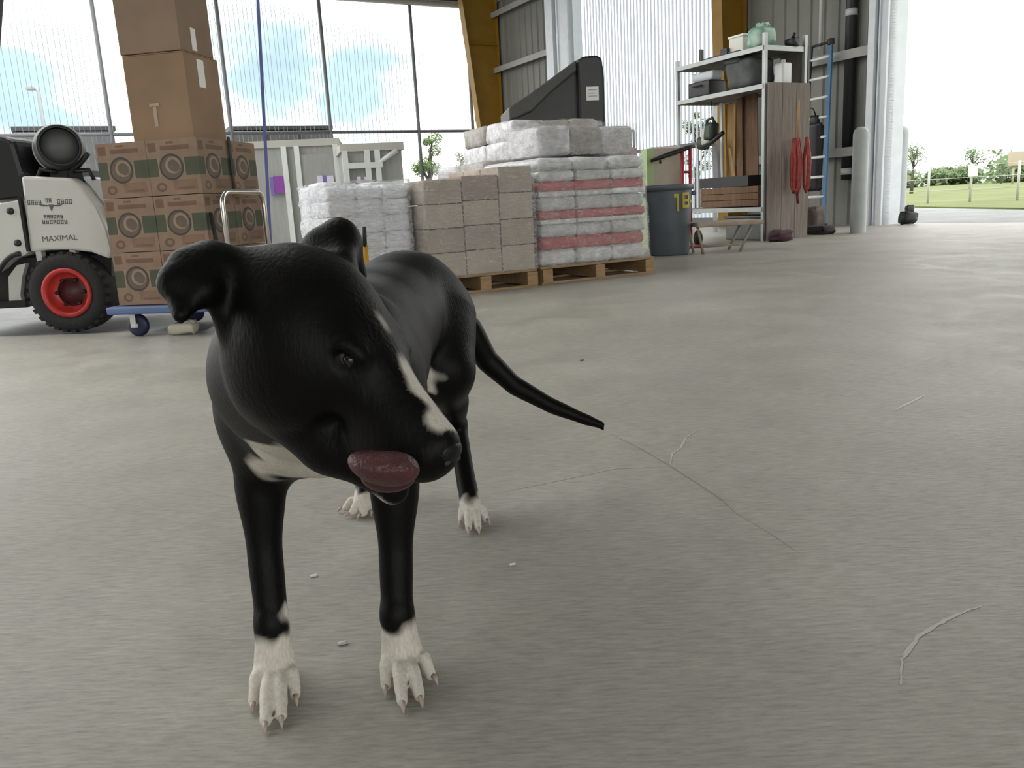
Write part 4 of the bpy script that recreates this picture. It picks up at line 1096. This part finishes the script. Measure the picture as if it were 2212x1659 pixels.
# black coat hanging at the ladder
pT, pB = wallpt(1762, 250, .5), wallpt(1765, 412, .5)
ct = thing('black_coat', 'long black bag hanging between the ladder rails', 'bag', Vector((pT.x, pT.y, pB.z)), TH + math.pi / 2)
hh = pT.z - pB.z
MB().rbox((0, 0, hh * .45), (.26, .12, hh * .9), .05, 3, jitter=.015).rbox((.02, 0, hh * .93), (.14, .1, hh * .15), .04, jitter=.01).build('body', M_BLK, ct)
MB().tube([(0, 0, hh), (.0, .05, hh + .1), (.02, .1, hh + .12)], .01, 6).build('hook', M_BLK, ct)
MB().box((-.02, -.065, hh * .28), (.05, .004, .07)).build('tag', M_LAB, ct)
# red bundle
pT, pB = on_shelf(LS + .2, .45, 0), None
_pl = so + sd * (LS + .24)
def _cut(px, py):
    d = ray(px, py); return CAM + d * ((_pl - CAM).dot(sd) / d.dot(sd))
q1, q0 = _cut(1724, 298), _cut(1724, 415)
rb = thing('red_cord_bundle', 'red cord bundle hanging beside the plywood sheet', 'cord bundle', Vector((q1.x, q1.y, q0.z)), srz)
hh = q1.z - q0.z; rr_ = random.Random(2)
MRC = mat('cord_red', (.30, .045, .035), .6, var=.3, scale=18)
cb = MB()
for i in range(7):
    x = rr_.uniform(-.10, .10); y = rr_.uniform(-.10, .06); wv = rr_.uniform(.03, .06)
    cb.tube([(x, y, hh), (x - wv, y, hh * .6), (x - wv * .8, y, hh * .12), (x, y, 0), (x + wv * .8, y, hh * .12), (x + wv, y, hh * .6), (x, y, hh)], .02, 6)
cb.build('loops', MRC, rb)
MB().tube([(0, 0, hh), (0, .0, hh + .45)], .012, 6).build('pole_hook', M_TAN, rb)
MB().tube([(0, 0, 0), (.02, 0, -.14)], .02, 6).build('plug', mat('plug_dark', (.1, .01, .02), .5), rb)
# yellow pole on the floor
A, B_ = wallpt(1730, 478, 1.1), gnd(1800, 503); A = gnd(1732, 500) + Vector((0, 0, at(1732, 474, gnd(1732, 500).y).z))
o = MB().box((A + B_) / 2 + Vector((0, 0, .02)), (.05, .03, (B_ - A).length), M=(lambda n: (lambda s: Matrix((s, n.cross(s), n)).transposed())((Vector((0, 0, 1)) - n * n.z).normalized()))((B_ - A).normalized())).build('yellow_pole', mat('pole_yellow', (.42, .36, .04), .6))
tag(o, 'yellow pole lying on the floor at the foot of the ladder', 'pole')
# long thin poles standing by the plywood
for i, (px, py, lab) in enumerate([(1699, 508, 'thin grey pole standing nearest the plywood sheet'), (1725, 506, 'thin grey pole standing nearest the ladder foot')]):
    a = gnd(px, py); b2 = at(px + 3, py - 170, a.y + .1)
    o = MB().tube([a, b2], .014, 6).build('thin_pole', mat('pole_grey', (.30, .27, .25), .6)); tag(o, lab, 'pole')
# dark rags and sacks at the foot of the wall
for px, py, sx_2, sz_, m, lab in [(1686, 521, .22, .13, mat('rag_maroon', (.07, .03, .04), .8), 'dark maroon rag heap at the foot of the plywood'), (1772, 500, .34, .12, mat('rag_black', (.03, .028, .026), .8), 'dark rag heap at the foot of the ladder'), (1728, 470, .26, .36, mat('sack_brown', (.11, .085, .07), .8, var=.3), 'brown sack slumped under the red cord bundle')]:
    q = gnd(px, py if py > 500 else 506) + (U * .25 if py < 500 else Vector())
    tag(MB().rbox((0, 0, sz_ / 2), (sx_2, .25, sz_), .06, 3, jitter=.02).build('rag_heap', m, None, q, srz), lab, 'rag')
# black drain pipe with couplings
wp = on_u(1836, 200, UR).dot(WD)
dp = thing('drain_pipe', 'black drain pipe running down the grey wall', 'pipe', B(UR - .02, wp, 0), TH)
zb = on_u(1833, 388, UR).z
MB().tube([(0, 0, zb), (0, 0, 6.9)], .085, 14).build('pipe', M_BLK, dp)
for z in (on_u(1838, 28, UR).z, on_u(1832, 370, UR).z): MB().tube([(0, 0, z - .05), (0, 0, z + .05)], .093, 14).build('coupling', mat('coupling_pale', (.5, .5, .48), .5), dp)
wp = on_u(1792, 60, UR).dot(WD)
o = MB().tube([(0, 0, 2.8), (0, 0, 6.8)], .03, 8).build('conduit', M_PIPE, None, B(UR - .2, wp, 0), TH); tag(o, 'thin white conduit on the grey wall above the ladder', 'pipe')
# bollards
M_BOL = mat('bollard_grey', (.42, .45, .45), .5, var=.06)
def bollard(px, py, ptop, wpx, label, u=None):
    q = gnd(px, py)
    if u: q = on_u(px, py, u); q.z = 0
    r = wpx / 2 / FPX * q.y; h = at(px, ptop, q.y).z
    o = MB().lathe([(r, 0), (r, h - r), (r * .92, h - r * .55), (r * .7, h - r * .22), (r * .38, h - r * .05), (0, h)], 24).build('bollard', M_BOL, None, q)
    return tag(o, label, 'bollard', 'bollards at the doorway')
bollard(1853, 503, 274, 32, 'grey steel bollard inside the hall in front of the wall')
bollard(1939, 489, 272, 28, 'grey steel bollard just outside the doorway', UR + .62)
# black rubbish bag outside
q = gnd(1961, 485)
bg_ = thing('rubbish_bag', 'small black rubbish bag on the ground by the outer bollard', 'bag', q)
MB().rbox((0, 0, .1), (.24, .2, .19), .08, 3, jitter=.02).build('sack', M_BLK, bg_); MB().rbox((.02, 0, .22), (.12, .1, .13), .04, jitter=.015).build('knot', M_BLK, bg_)
# scraps on the floor
for i, (px, py, s, m, lab) in enumerate([(678, 1246, .012, M_LAB, 'white paper scrap on the floor between the front paws'), (1108, 1221, .010, M_LAB, 'white paper scrap on the floor right of the front paw'), (740, 1392, .013, mat('scrap_grey', (.5, .5, .47), .7), 'pale scrap on the floor by the right front paw'), (1257, 779, .014, M_DARK, 'small dark chip on the floor right of the tail')]):
    q = gnd(px, py)
    tag(MB().rbox((0, 0, .0025), (s * 1.1, s * .55, .004), .002, 2, rz=.3, jitter=.0008).build('floor_scrap', m, None, q), lab, 'scrap')
# ------------------------------------------------------------------ the dog
# one continuous skin grown from a blended volume of muscles and bones
VOX = .0036
LO = np.array([-.56, .56, -.006], np.float32); HI = np.array([.20, 1.98, .66], np.float32)
GN = np.ceil((HI - LO) / VOX).astype(int) + 1
FLD = np.full(GN, .2, np.float32)
AX = [LO[i] + VOX * np.arange(GN[i], dtype=np.float32) for i in range(3)]
def smin(a, b, k):
    h = np.maximum(k - np.abs(a - b), 0) / k
    return np.minimum(a, b) - h * h * k * .25
def region(lo, hi, fn, k, sub=False):
    i0 = [max(0, int((lo[i] - LO[i]) / VOX)) for i in range(3)]; i1 = [min(int(GN[i]), int((hi[i] - LO[i]) / VOX) + 2) for i in range(3)]
    if any(i1[i] <= i0[i] for i in range(3)): return
    X = AX[0][i0[0]:i1[0], None, None]; Y = AX[1][None, i0[1]:i1[1], None]; Z = AX[2][None, None, i0[2]:i1[2]]
    d = fn(X, Y, Z)
    v = FLD[i0[0]:i1[0], i0[1]:i1[1], i0[2]:i1[2]]
    FLD[i0[0]:i1[0], i0[1]:i1[1], i0[2]:i1[2]] = -smin(-v, d, k) if sub else smin(v, d, k)
def cone(a, b, ra, rb, k=.02):
    a = np.array(a, np.float32); b = np.array(b, np.float32); ba = b - a; bb = float(ba @ ba) + 1e-9
    m = max(ra, rb) + k + .012
    def fn(X, Y, Z):
        px, py, pz = X - a[0], Y - a[1], Z - a[2]
        h = np.clip((px * ba[0] + py * ba[1] + pz * ba[2]) / bb, 0, 1)
        return np.sqrt((px - h * ba[0]) ** 2 + (py - h * ba[1]) ** 2 + (pz - h * ba[2]) ** 2) - (ra + (rb - ra) * h)
    region(np.minimum(a, b) - m, np.maximum(a, b) + m, fn, k)
def chain(pts, rs, k=.02):
    pts = [np.array(list(p), np.float32) for p in pts]; m = max(rs) + k + .012
    def fn(X, Y, Z):
        out_ = None
        for i in range(len(pts) - 1):
            a, ba = pts[i], pts[i + 1] - pts[i]; bb = float(ba @ ba) + 1e-9
            px, py, pz = X - a[0], Y - a[1], Z - a[2]
            h = np.clip((px * ba[0] + py * ba[1] + pz * ba[2]) / bb, 0, 1)
            g = h * h * (3 - 2 * h) if len(pts) > 2 else h
            d = np.sqrt((px - h * ba[0]) ** 2 + (py - h * ba[1]) ** 2 + (pz - h * ba[2]) ** 2) - (rs[i] + (rs[i + 1] - rs[i]) * g)
            out_ = d if out_ is None else np.minimum(out_, d)
        return out_
    st = np.stack(pts); region(st.min(0) - m, st.max(0) + m, fn, k)
def ell(c, r, axes=None, k=.02, sub=False):
    c = np.array(c, np.float32); r = np.array(r, np.float32)
    A = np.eye(3, dtype=np.float32) if axes is None else np.array([list(a) for a in axes], np.float32)
    m = float(r.max()) + k + .012
    def fn(X, Y, Z):
        px, py, pz = X - c[0], Y - c[1], Z - c[2]
        k0 = 0; k1 = 0
        for i in range(3):
            q = px * A[i, 0] + py * A[i, 1] + pz * A[i, 2]
            k0 = k0 + (q / r[i]) ** 2; k1 = k1 + (q / r[i] ** 2) ** 2
        k0 = np.sqrt(k0); k1 = np.sqrt(k1) + 1e-6
        return k0 * (k0 - 1) / k1
    region(c - m, c + m, fn, k, sub)
def tri(a, b, c, r, k=.012):
    a, b, c = [np.array(q, np.float32) for q in (a, b, c)]
    ba, cb, ac = b - a, c - b, a - c; n = np.cross(ba, ac)
    m = r + k + .01
    def fn(X, Y, Z):
        def sub_(o): return (X - o[0], Y - o[1], Z - o[2])
        def dot(p, v): return p[0] * v[0] + p[1] * v[1] + p[2] * v[2]
        pa, pb, pc = sub_(a), sub_(b), sub_(c)
        s = np.sign(dot(pa, np.cross(ba, n))) + np.sign(dot(pb, np.cross(cb, n))) + np.sign(dot(pc, np.cross(ac, n)))
        def ed(p, e):
            h = np.clip(dot(p, e) / float(e @ e), 0, 1)
            return (p[0] - e[0] * h) ** 2 + (p[1] - e[1] * h) ** 2 + (p[2] - e[2] * h) ** 2
        de = np.minimum(np.minimum(ed(pa, ba), ed(pb, cb)), ed(pc, ac))
        dp = dot(pa, n) ** 2 / float(n @ n)
        return np.sqrt(np.where(s < 2.0, de, dp)) - r
    st = np.stack([a, b, c]); region(st.min(0) - m, st.max(0) + m, fn, k)
def P(px, py, t): return CAM + ray(px, py) * t
def A_(px, py, Y): return at(px, py, Y)

# ---- trunk
cxm = -.262
chain([(cxm, 1.14, .415), (cxm + .005, 1.28, .42), (-.245, 1.46, .435), (-.222, 1.62, .452), (-.205, 1.72, .455)], [.123, .128, .113, .104, .102], .05)
ell((cxm, 1.18, .41), (.108, .15, .10), k=.05)                       # brisket
ell((cxm, 1.09, .405), (.075, .05, .075), k=.04)                         # breast
ell((cxm - .078, 1.13, .405), (.064, .085, .125), k=.04)               # shoulder blades
ell((cxm + .075, 1.14, .405), (.058, .085, .125), k=.04)
ell((-.21, 1.70, .475), (.105, .11, .085), k=.04)                      # croup
# ---- front legs
def front_leg(el, mid, wr, knk):
    sh = Vector((el[0] + (cxm - el[0]) * .15, el[1] + .0, .38))
    chain([sh, el, mid, wr, knk], [.060, .036, .0245, .0225, .023], .022)
    ell((el[0], el[1] + .035, el[2] + .02), (.022, .03, .03), k=.02)     # elbow point
    ell((wr[0], wr[1] - .004, wr[2]), (.022, .022, .026), k=.012)
fr_el, fr_mid, fr_wr = A_(562, 1030, 1.12), A_(572, 1190, 1.10), A_(588, 1345, 1.075)
fl_el, fl_mid, fl_wr = A_(852, 1040, 1.13), A_(855, 1190, 1.11), A_(858, 1325, 1.085)
fr_k, fl_k = gnd(592, 1425, .034), gnd(866, 1405, .034)
front_leg(fr_el, fr_mid, fr_wr, fr_k); front_leg(fl_el, fl_mid, fl_wr, fl_k)
CLAWS = []
def paw(roots, tips, r=.0125, zr=.028, heel=None, wrist=None):
    for (a, b) in zip(roots, tips):
        A, T = gnd(*a, zr), gnd(*b, .010)
        if wrist is not None: cone(wrist.lerp(A, .15), A, .017, r * .8, .009)
        Kn = A.lerp(T, .5) + Vector((0, 0, .010))
        chain([A, Kn, T], [r * .78, r * .8, r * .66], .0022)
        ell(A.lerp(T, .66) - Vector((0, 0, .004)), (r * .78, r * .78, r * .72), k=.002)
        CLAWS.append((T, (T - A).normalized()))
    if heel: ell(gnd(*heel, .02), (.022, .024, .017), k=.010)
paw([(562, 1446), (583, 1456), (606, 1454), (628, 1440)], [(549, 1515), (574, 1558), (608, 1546), (638, 1500)], heel=(597, 1430), wrist=fr_wr)
paw([(838, 1420), (860, 1430), (883, 1428), (903, 1413)], [(834, 1480), (869, 1514), (906, 1503), (931, 1458)], heel=(866, 1410), wrist=fl_wr)
# ---- hind legs
def hind(hip, kn, hk, ft):
    chain([hip, kn], [.082, .058], .035)
    ell((hip[0] + .0, hip[1] - .02, hip[2] - .07), (.058, .095, .105), k=.04)
    chain([kn, Vector(kn).lerp(Vector(hk), .5), hk], [.056, .039, .0235], .025)
    ell((hk[0], hk[1] + .012, hk[2] + .004), (.016, .022, .022), k=.012)
    chain([hk, Vector(hk).lerp(Vector(ft), .6), ft], [.0225, .0205, .0225], .012)
hl_h, hl_k, hl_hk, hl_f = (-.147, 1.695, .425), A_(958, 800, 1.62), A_(985, 915, 1.77), gnd(1017, 1096, .035)
hind(hl_h, hl_k, hl_hk, hl_f)
hr_h, hr_k, hr_hk, hr_f = (-.275, 1.71, .425), (-.30, 1.63, .29), (-.335, 1.86, .165), gnd(786, 1082, .032)
hind(hr_h, hr_k, hr_hk, hr_f)
paw([(1003, 1098), (1013, 1102), (1026, 1102), (1036, 1098)], [(996, 1126), (1012, 1141), (1033, 1140), (1050, 1122)], .0115, .026, (1018, 1097))
paw([(775, 1082), (783, 1088), (793, 1090), (802, 1086)], [(745, 1098), (760, 1108), (783, 1110), (803, 1102)], .0115, .026, (787, 1082))
# ---- tail
chain([(-.19, 1.76, .49), A_(1012, 712, 1.815), A_(1052, 778, 1.83), A_(1110, 832, 1.83), A_(1190, 876, 1.82), A_(1262, 905, 1.81), A_(1298, 918, 1.80), A_(1312, 932, 1.80)],
      [.036, .031, .026, .0215, .0175, .013, .009, .004], .02)
# ---- head frame
ex, edn, eaw = RC @ Vector((1, 0, 0)), RC @ Vector((0, -1, 0)), RC @ Vector((0, 0, -1))
tau, rho = math.radians(15), math.radians(25)
fi = Vector((.71, .70)).normalized()
f_ = (ex * fi.x + edn * fi.y) * math.cos(tau) - eaw * math.sin(tau)
s0 = (eaw - f_ * eaw.dot(f_)).normalized()
d0 = (ex * fi.y - edn * fi.x)
l_ = s0 * math.cos(rho) + d0 * math.sin(rho)
u_ = d0 * math.cos(rho) - s0 * math.sin(rho)
HAX = (f_, l_, u_)
EYE = (.0, -.041, .016)
HO = P(745, 775, .745) - (f_ * EYE[0] + l_ * EYE[1] + u_ * EYE[2])
def H(f, l, d): return HO + f_ * f + l_ * l + u_ * d
ell(H(-.062, 0, -.005), (.080, .060, .052), HAX, .02)
ell(H(-.012, 0, .004), (.048, .044, .036), HAX, .02)
for s in (-1, 1):
    ell(H(-.045, s * .040, -.042), (.055, .029, .050), HAX, .025)       # cheeks
    ell(H(-.006, s * .034, .026), (.022, .013, .010), HAX, .012)        # brows
    cone(H(.0, s * .012, -.014), H(.102, s * .009, -.014), .028, .0205, .02)
    ell(H(.068, s * .020, -.038), (.042, .013, .024), HAX, .014)        # flews
cone(H(-.005, 0, .003), H(.104, 0, .001), .029, .0175, .02)
ell(H(.106, 0, -.016), (.019, .025, .025), HAX, .012)
chain([H(-.045, 0, -.070), H(.03, 0, -.078), H(.096, 0, -.071)], [.036, .029, .016], .014)
chain([H(-.06, -.005, -.085), H(.01, -.004, -.092)], [.042, .026], .03)
ell(H(-.05, 0, -.05), (.05, .04, .035), HAX, .03)
ell(H(EYE[0], EYE[1] - .004, EYE[2]), (.0125, .007, .0078), HAX, .005, sub=True)
ell(H(EYE[0], -EYE[1] + .004, EYE[2]), (.0125, .007, .0078), HAX, .005, sub=True)
# ---- neck
n0 = H(-.085, 0, -.022)
chain([n0, Vector((cxm - .005, .98, .465)), Vector((cxm, 1.10, .44))], [.070, .094, .119], .045)
chain([H(-.06, 0, -.055), Vector((cxm + .0, 1.05, .395))], [.045, .068], .04)
# ---- near ear, folded over
Aa, Bb, R1, R2, E1, Tp, In = P(612, 585, .80), P(500, 712, .775), P(458, 556, .775), P(394, 566, .755), P(368, 616, .74), P(390, 682, .725), P(440, 626, .745)
for q in ((Aa, Bb, R1), (Bb, In, R1), (R1, In, R2), (R2, In, E1), (E1, In, Tp)): tri(*q, .0075, .014)
cone(P(600, 625, .80), P(455, 580, .77), .032, .014, .03)
cone(P(455, 575, .77), P(385, 600, .745), .012, .010, .02)
# ---- far ear, half pricked and folded forward
Fa, Fb, Ft, Fl, Fr = P(655, 562, .875), P(770, 595, .885), P(732, 510, .875), P(688, 520, .865), P(757, 530, .87)
for q in ((Fa, Fb, Ft), (Fa, Ft, Fl), (Ft, Fr, Fb), (Fl, Ft, P(738, 555, .838)), (Ft, Fr, P(752, 575, .84))): tri(*q, .008, .014)
cone(P(700, 575, .875), P(735, 510, .87), .028, .012, .025)

def surface_nets(F):
    S = F < 0
    nx, ny, nz_ = F.shape
    corners = [(i, j, k) for i in (0, 1) for j in (0, 1) for k in (0, 1)]
    sl = lambda i, j, k: (slice(i, nx - 1 + i), slice(j, ny - 1 + j), slice(k, nz_ - 1 + k))
    cnt = np.zeros((nx - 1, ny - 1, nz_ - 1), np.uint8)
    for c in corners: cnt += S[sl(*c)]
    cells = np.argwhere((cnt > 0) & (cnt < 8))
    idx = np.full(cnt.shape, -1, np.int32); idx[tuple(cells.T)] = np.arange(len(cells))
    acc = np.zeros((len(cells), 3), np.float32); num = np.zeros(len(cells), np.float32)
    val = {c: F[cells[:, 0] + c[0], cells[:, 1] + c[1], cells[:, 2] + c[2]] for c in corners}
    for c in corners:
        for ax in range(3):
            if c[ax]: continue
            d = list(c); d[ax] = 1; d = tuple(d)
            a, b = val[c], val[d]; m = (a < 0) != (b < 0)
            t = np.where(m, a / np.where(m, a - b, 1), 0)
            p = np.zeros((len(cells), 3), np.float32) + np.array(c, np.float32); p[:, ax] += t
            acc[m] += p[m]; num += m
    V = LO + VOX * (cells + acc / num[:, None])
    quads = []
    for ax in range(3):
        o1, o2 = [q for q in range(3) if q != ax]
        a = [slice(0, s) for s in F.shape]; b = list(a); a[ax] = slice(0, F.shape[ax] - 1); b[ax] = slice(1, F.shape[ax])
        E = np.argwhere(S[tuple(a)] != S[tuple(b)])
        E = E[(E[:, o1] > 0) & (E[:, o2] > 0) & (E[:, o1] < F.shape[o1] - 1) & (E[:, o2] < F.shape[o2] - 1)]
        s = S[tuple(E.T)]
        def cell(d1, d2):
            q = E.copy(); q[:, o1] -= d1; q[:, o2] -= d2; return idx[tuple(q.T)]
        Q = np.stack([cell(1, 1), cell(0, 1), cell(0, 0), cell(1, 0)], 1)
        flip = s if ax != 1 else ~s
        Q[~flip] = Q[~flip][:, ::-1]
        quads.append(Q)
    return V, np.concatenate(quads)
VV, QQ = surface_nets(FLD)
VV[:, 2] = np.maximum(VV[:, 2], .001)
dogt = thing('dog', 'black dog with white paws and chest turning its head and licking its lips', 'dog', (0, 0, 0))
dm = bpy.data.meshes.new('dog_body')
dm.vertices.add(len(VV)); dm.vertices.foreach_set('co', VV.astype(np.float32).ravel())
dm.loops.add(QQ.size); dm.loops.foreach_set('vertex_index', QQ.astype(np.int32).ravel())
dm.polygons.add(len(QQ)); dm.polygons.foreach_set('loop_start', np.arange(0, QQ.size, 4, dtype=np.int32)); dm.polygons.foreach_set('loop_total', np.full(len(QQ), 4, np.int32))
dm.polygons.foreach_set('use_smooth', np.ones(len(QQ), bool))
dm.update(); dm.validate()
# keep only the connected body, then relax it a little
bm = bmesh.new(); bm.from_mesh(dm)
for _ in range(2): bmesh.ops.smooth_vert(bm, verts=bm.verts, factor=.5, use_axis_x=True, use_axis_y=True, use_axis_z=True)
bmesh.ops.recalc_face_normals(bm, faces=bm.faces)
bm.to_mesh(dm); bm.free()
# coat pattern: white paws, breast, blaze and belly on black
nv = len(dm.vertices); V3 = np.empty(nv * 3, np.float32); dm.vertices.foreach_get('co', V3); V3 = V3.reshape(-1, 3)
def sd_ell(c, r, axes=None):
    A = np.eye(3) if axes is None else np.array([list(a) for a in axes])
    q = (V3 - np.array(c)) @ A.T / np.array(r); return (np.linalg.norm(q, axis=1) - 1) * min(r)
wob = .004 * np.sin(V3[:, 0] * 140 + 3 * np.sin(V3[:, 1] * 90)) + .003 * np.sin(V3[:, 2] * 170 + V3[:, 0] * 60)
def smooth_in(d, w_=.006): return np.clip(.5 - (d + wob) / (2 * w_), 0, 1)
white = np.zeros(nv)
front = V3[:, 1] < 1.3
white = np.maximum(white, smooth_in(np.where(front, V3[:, 2] - .076, V3[:, 2] - .056)))
white = np.maximum(white, smooth_in(sd_ell(A_(662, 972, 1.0), (.068, .13, .070))))
white = np.maximum(white, smooth_in(sd_ell(A_(595, 1012, 1.04), (.042, .08, .026))))
hl = (V3 - np.array(HO)) @ np.array([list(f_), list(l_), list(u_)]).T
stripe = np.abs(hl[:, 1] - .001) - (-.0035 + np.clip((hl[:, 0] + .04) * .12, 0, .0135))
stripe = np.maximum(stripe, np.maximum(hl[:, 0] - .103, -.06 - hl[:, 0])); stripe = np.maximum(stripe, -.03 - hl[:, 2])
stripe = np.where(np.linalg.norm(V3 - np.array(HO), axis=1) < .2, stripe, 1)
white = np.maximum(white, smooth_in(stripe, .003) * .9)
white = np.maximum(white, smooth_in(sd_ell(A_(893, 850, 1.45), (.05, .16, .04))))
# white lip edge under the tongue
lip = np.maximum(np.abs(hl[:, 2] + .083) - .0025, np.maximum(.075 - hl[:, 0], hl[:, 0] - .115))
lip = np.where(np.linalg.norm(V3 - np.array(HO), axis=1) < .2, lip, 1)
white = np.maximum(white, smooth_in(lip, .003) * .75)
# white streak inside the right foreleg
white = np.maximum(white, smooth_in(sd_ell(A_(636, 1335, 1.075), (.010, .03, .03)), .003))
cb_, cw_ = np.array((.0024, .0023, .0023)), np.array((.62, .58, .51))
colr = cb_ + (cw_ - cb_) * white[:, None]
ear_in = np.zeros(nv)
ca = dm.attributes.new('coat', 'FLOAT_COLOR', 'POINT')
ca.data.foreach_set('color', np.concatenate([colr, np.ones((nv, 1))], 1).astype(np.float32).ravel())
def coat_mat():
    m = bpy.data.materials.new('short_coat'); m.use_nodes = True
    t = m.node_tree; b = t.nodes['Principled BSDF']; n = t.nodes.new; l = t.links.new
    a = n('ShaderNodeAttribute'); a.attribute_name = 'coat'
    co = n('ShaderNodeTexCoord'); mp_ = n('ShaderNodeMapping'); mp_.inputs['Scale'].default_value = (1, 1, .35); l(co.outputs['Object'], mp_.inputs[0])
    z = n('ShaderNodeTexNoise'); z.inputs['Scale'].default_value = 260; z.inputs['Detail'].default_value = 3; l(mp_.outputs[0], z.inputs['Vector'])
    mr = n('ShaderNodeMapRange'); l(z.outputs['Fac'], mr.inputs[0]); mr.inputs[1].default_value = .3; mr.inputs[2].default_value = .7; mr.inputs[3].default_value = .86; mr.inputs[4].default_value = 1.1
    s = n('ShaderNodeVectorMath'); s.operation = 'SCALE'; l(a.outputs['Color'], s.inputs[0]); l(mr.outputs[0], s.inputs['Scale']); l(s.outputs[0], b.inputs['Base Color'])
    bp = n('ShaderNodeBump'); bp.inputs['Strength'].default_value = .25; bp.inputs['Distance'].default_value = .003; l(z.outputs['Fac'], bp.inputs['Height']); l(bp.outputs[0], b.inputs['Normal'])
    b.inputs['Roughness'].default_value = .48; b.inputs['Specular IOR Level'].default_value = .13
    return m
dm.materials.append(coat_mat())
body = bpy.data.objects.new('body', dm); COL.objects.link(body); body.parent = dogt
# eyes, nose, tongue, claws
def blob(name, c, r, axes, m, parent, seg=24):
    bm = bmesh.new(); bmesh.ops.create_uvsphere(bm, u_segments=seg, v_segments=seg // 2, radius=1)
    for v in bm.verts: v.co = Vector(c) + Vector(axes[0]) * v.co.x * r[0] + Vector(axes[1]) * v.co.y * r[1] + Vector(axes[2]) * v.co.z * r[2]
    me = bpy.data.meshes.new(name); bmesh.ops.recalc_face_normals(bm, faces=bm.faces); bm.to_mesh(me); bm.free()
    me.polygons.foreach_set('use_smooth', [True] * len(me.polygons)); me.materials.append(m)
    o = bpy.data.objects.new(name, me); COL.objects.link(o); o.parent = parent; return o
for s in (-1, 1):
    e = blob('eye', H(EYE[0], s * (-EYE[1] - .0055), EYE[2] - .001), (.0118, .0078, .0075), HAX, mat('eye_white', (.07, .065, .065), .15), dogt)
    blob('iris', H(EYE[0] + .003, s * (-EYE[1] - .0035), EYE[2] + .001), (.0074, .0068, .0068), HAX, mat('eye_iris', (.012, .007, .005), .08), e)
M_NOSE = mat('nose_leather', (.006, .006, .007), .45, bump=.12, bscale=300, spec=.25)
no = blob('nose', H(.1155, 0, .000), (.0125, .019, .0145), HAX, M_NOSE, dogt)
for s in (-1, 1): blob('nostril', H(.126, s * .0085, -.0015), (.0025, .0045, .003), HAX, M_DARK, no, 12)
M_TONG = mat('tongue_wet', (.075, .021, .024), .45, var=.25, scale=60, bump=.25, bscale=220)
tg = P(829, 1014, .705)
tu = blob('tongue', tg, (.031, .0155, .020), (ex * .985 + edn * .17, edn * .985 - ex * .17, eaw), M_TONG, dogt, 32)
for v in tu.data.vertices:                        # curl the tip up and hollow the middle
    q = v.co - tg; a = q.dot(ex) / .031; b2 = q.dot(edn) / .0155
    v.co += -edn * (.004 * a * a) - edn * (b2 * .0155 * .35 * max(0, a)) * (1 if b2 < 0 else 0) * -1 + eaw * (.010 * max(0, 1 - a * a) * max(0, b2)) 
blob('mouth_lining', P(838, 1030, .725), (.024, .014, .014), (ex, edn, eaw), mat('mouth_dark', (.05, .008, .012), .35), dogt)
M_CLAW = mat('claw_horn', (.42, .34, .29), .4)
for T, d in CLAWS:
    d = Vector((d.x, d.y, 0)).normalized()
    MB().tube([T + d * .006 + Vector((0, 0, .002)), T + d * .013 + Vector((0, 0, -.001)), T + d * .017 + Vector((0, 0, -.008))], [.004, .0032, .001], 7).build('claw', M_CLAW, dogt)
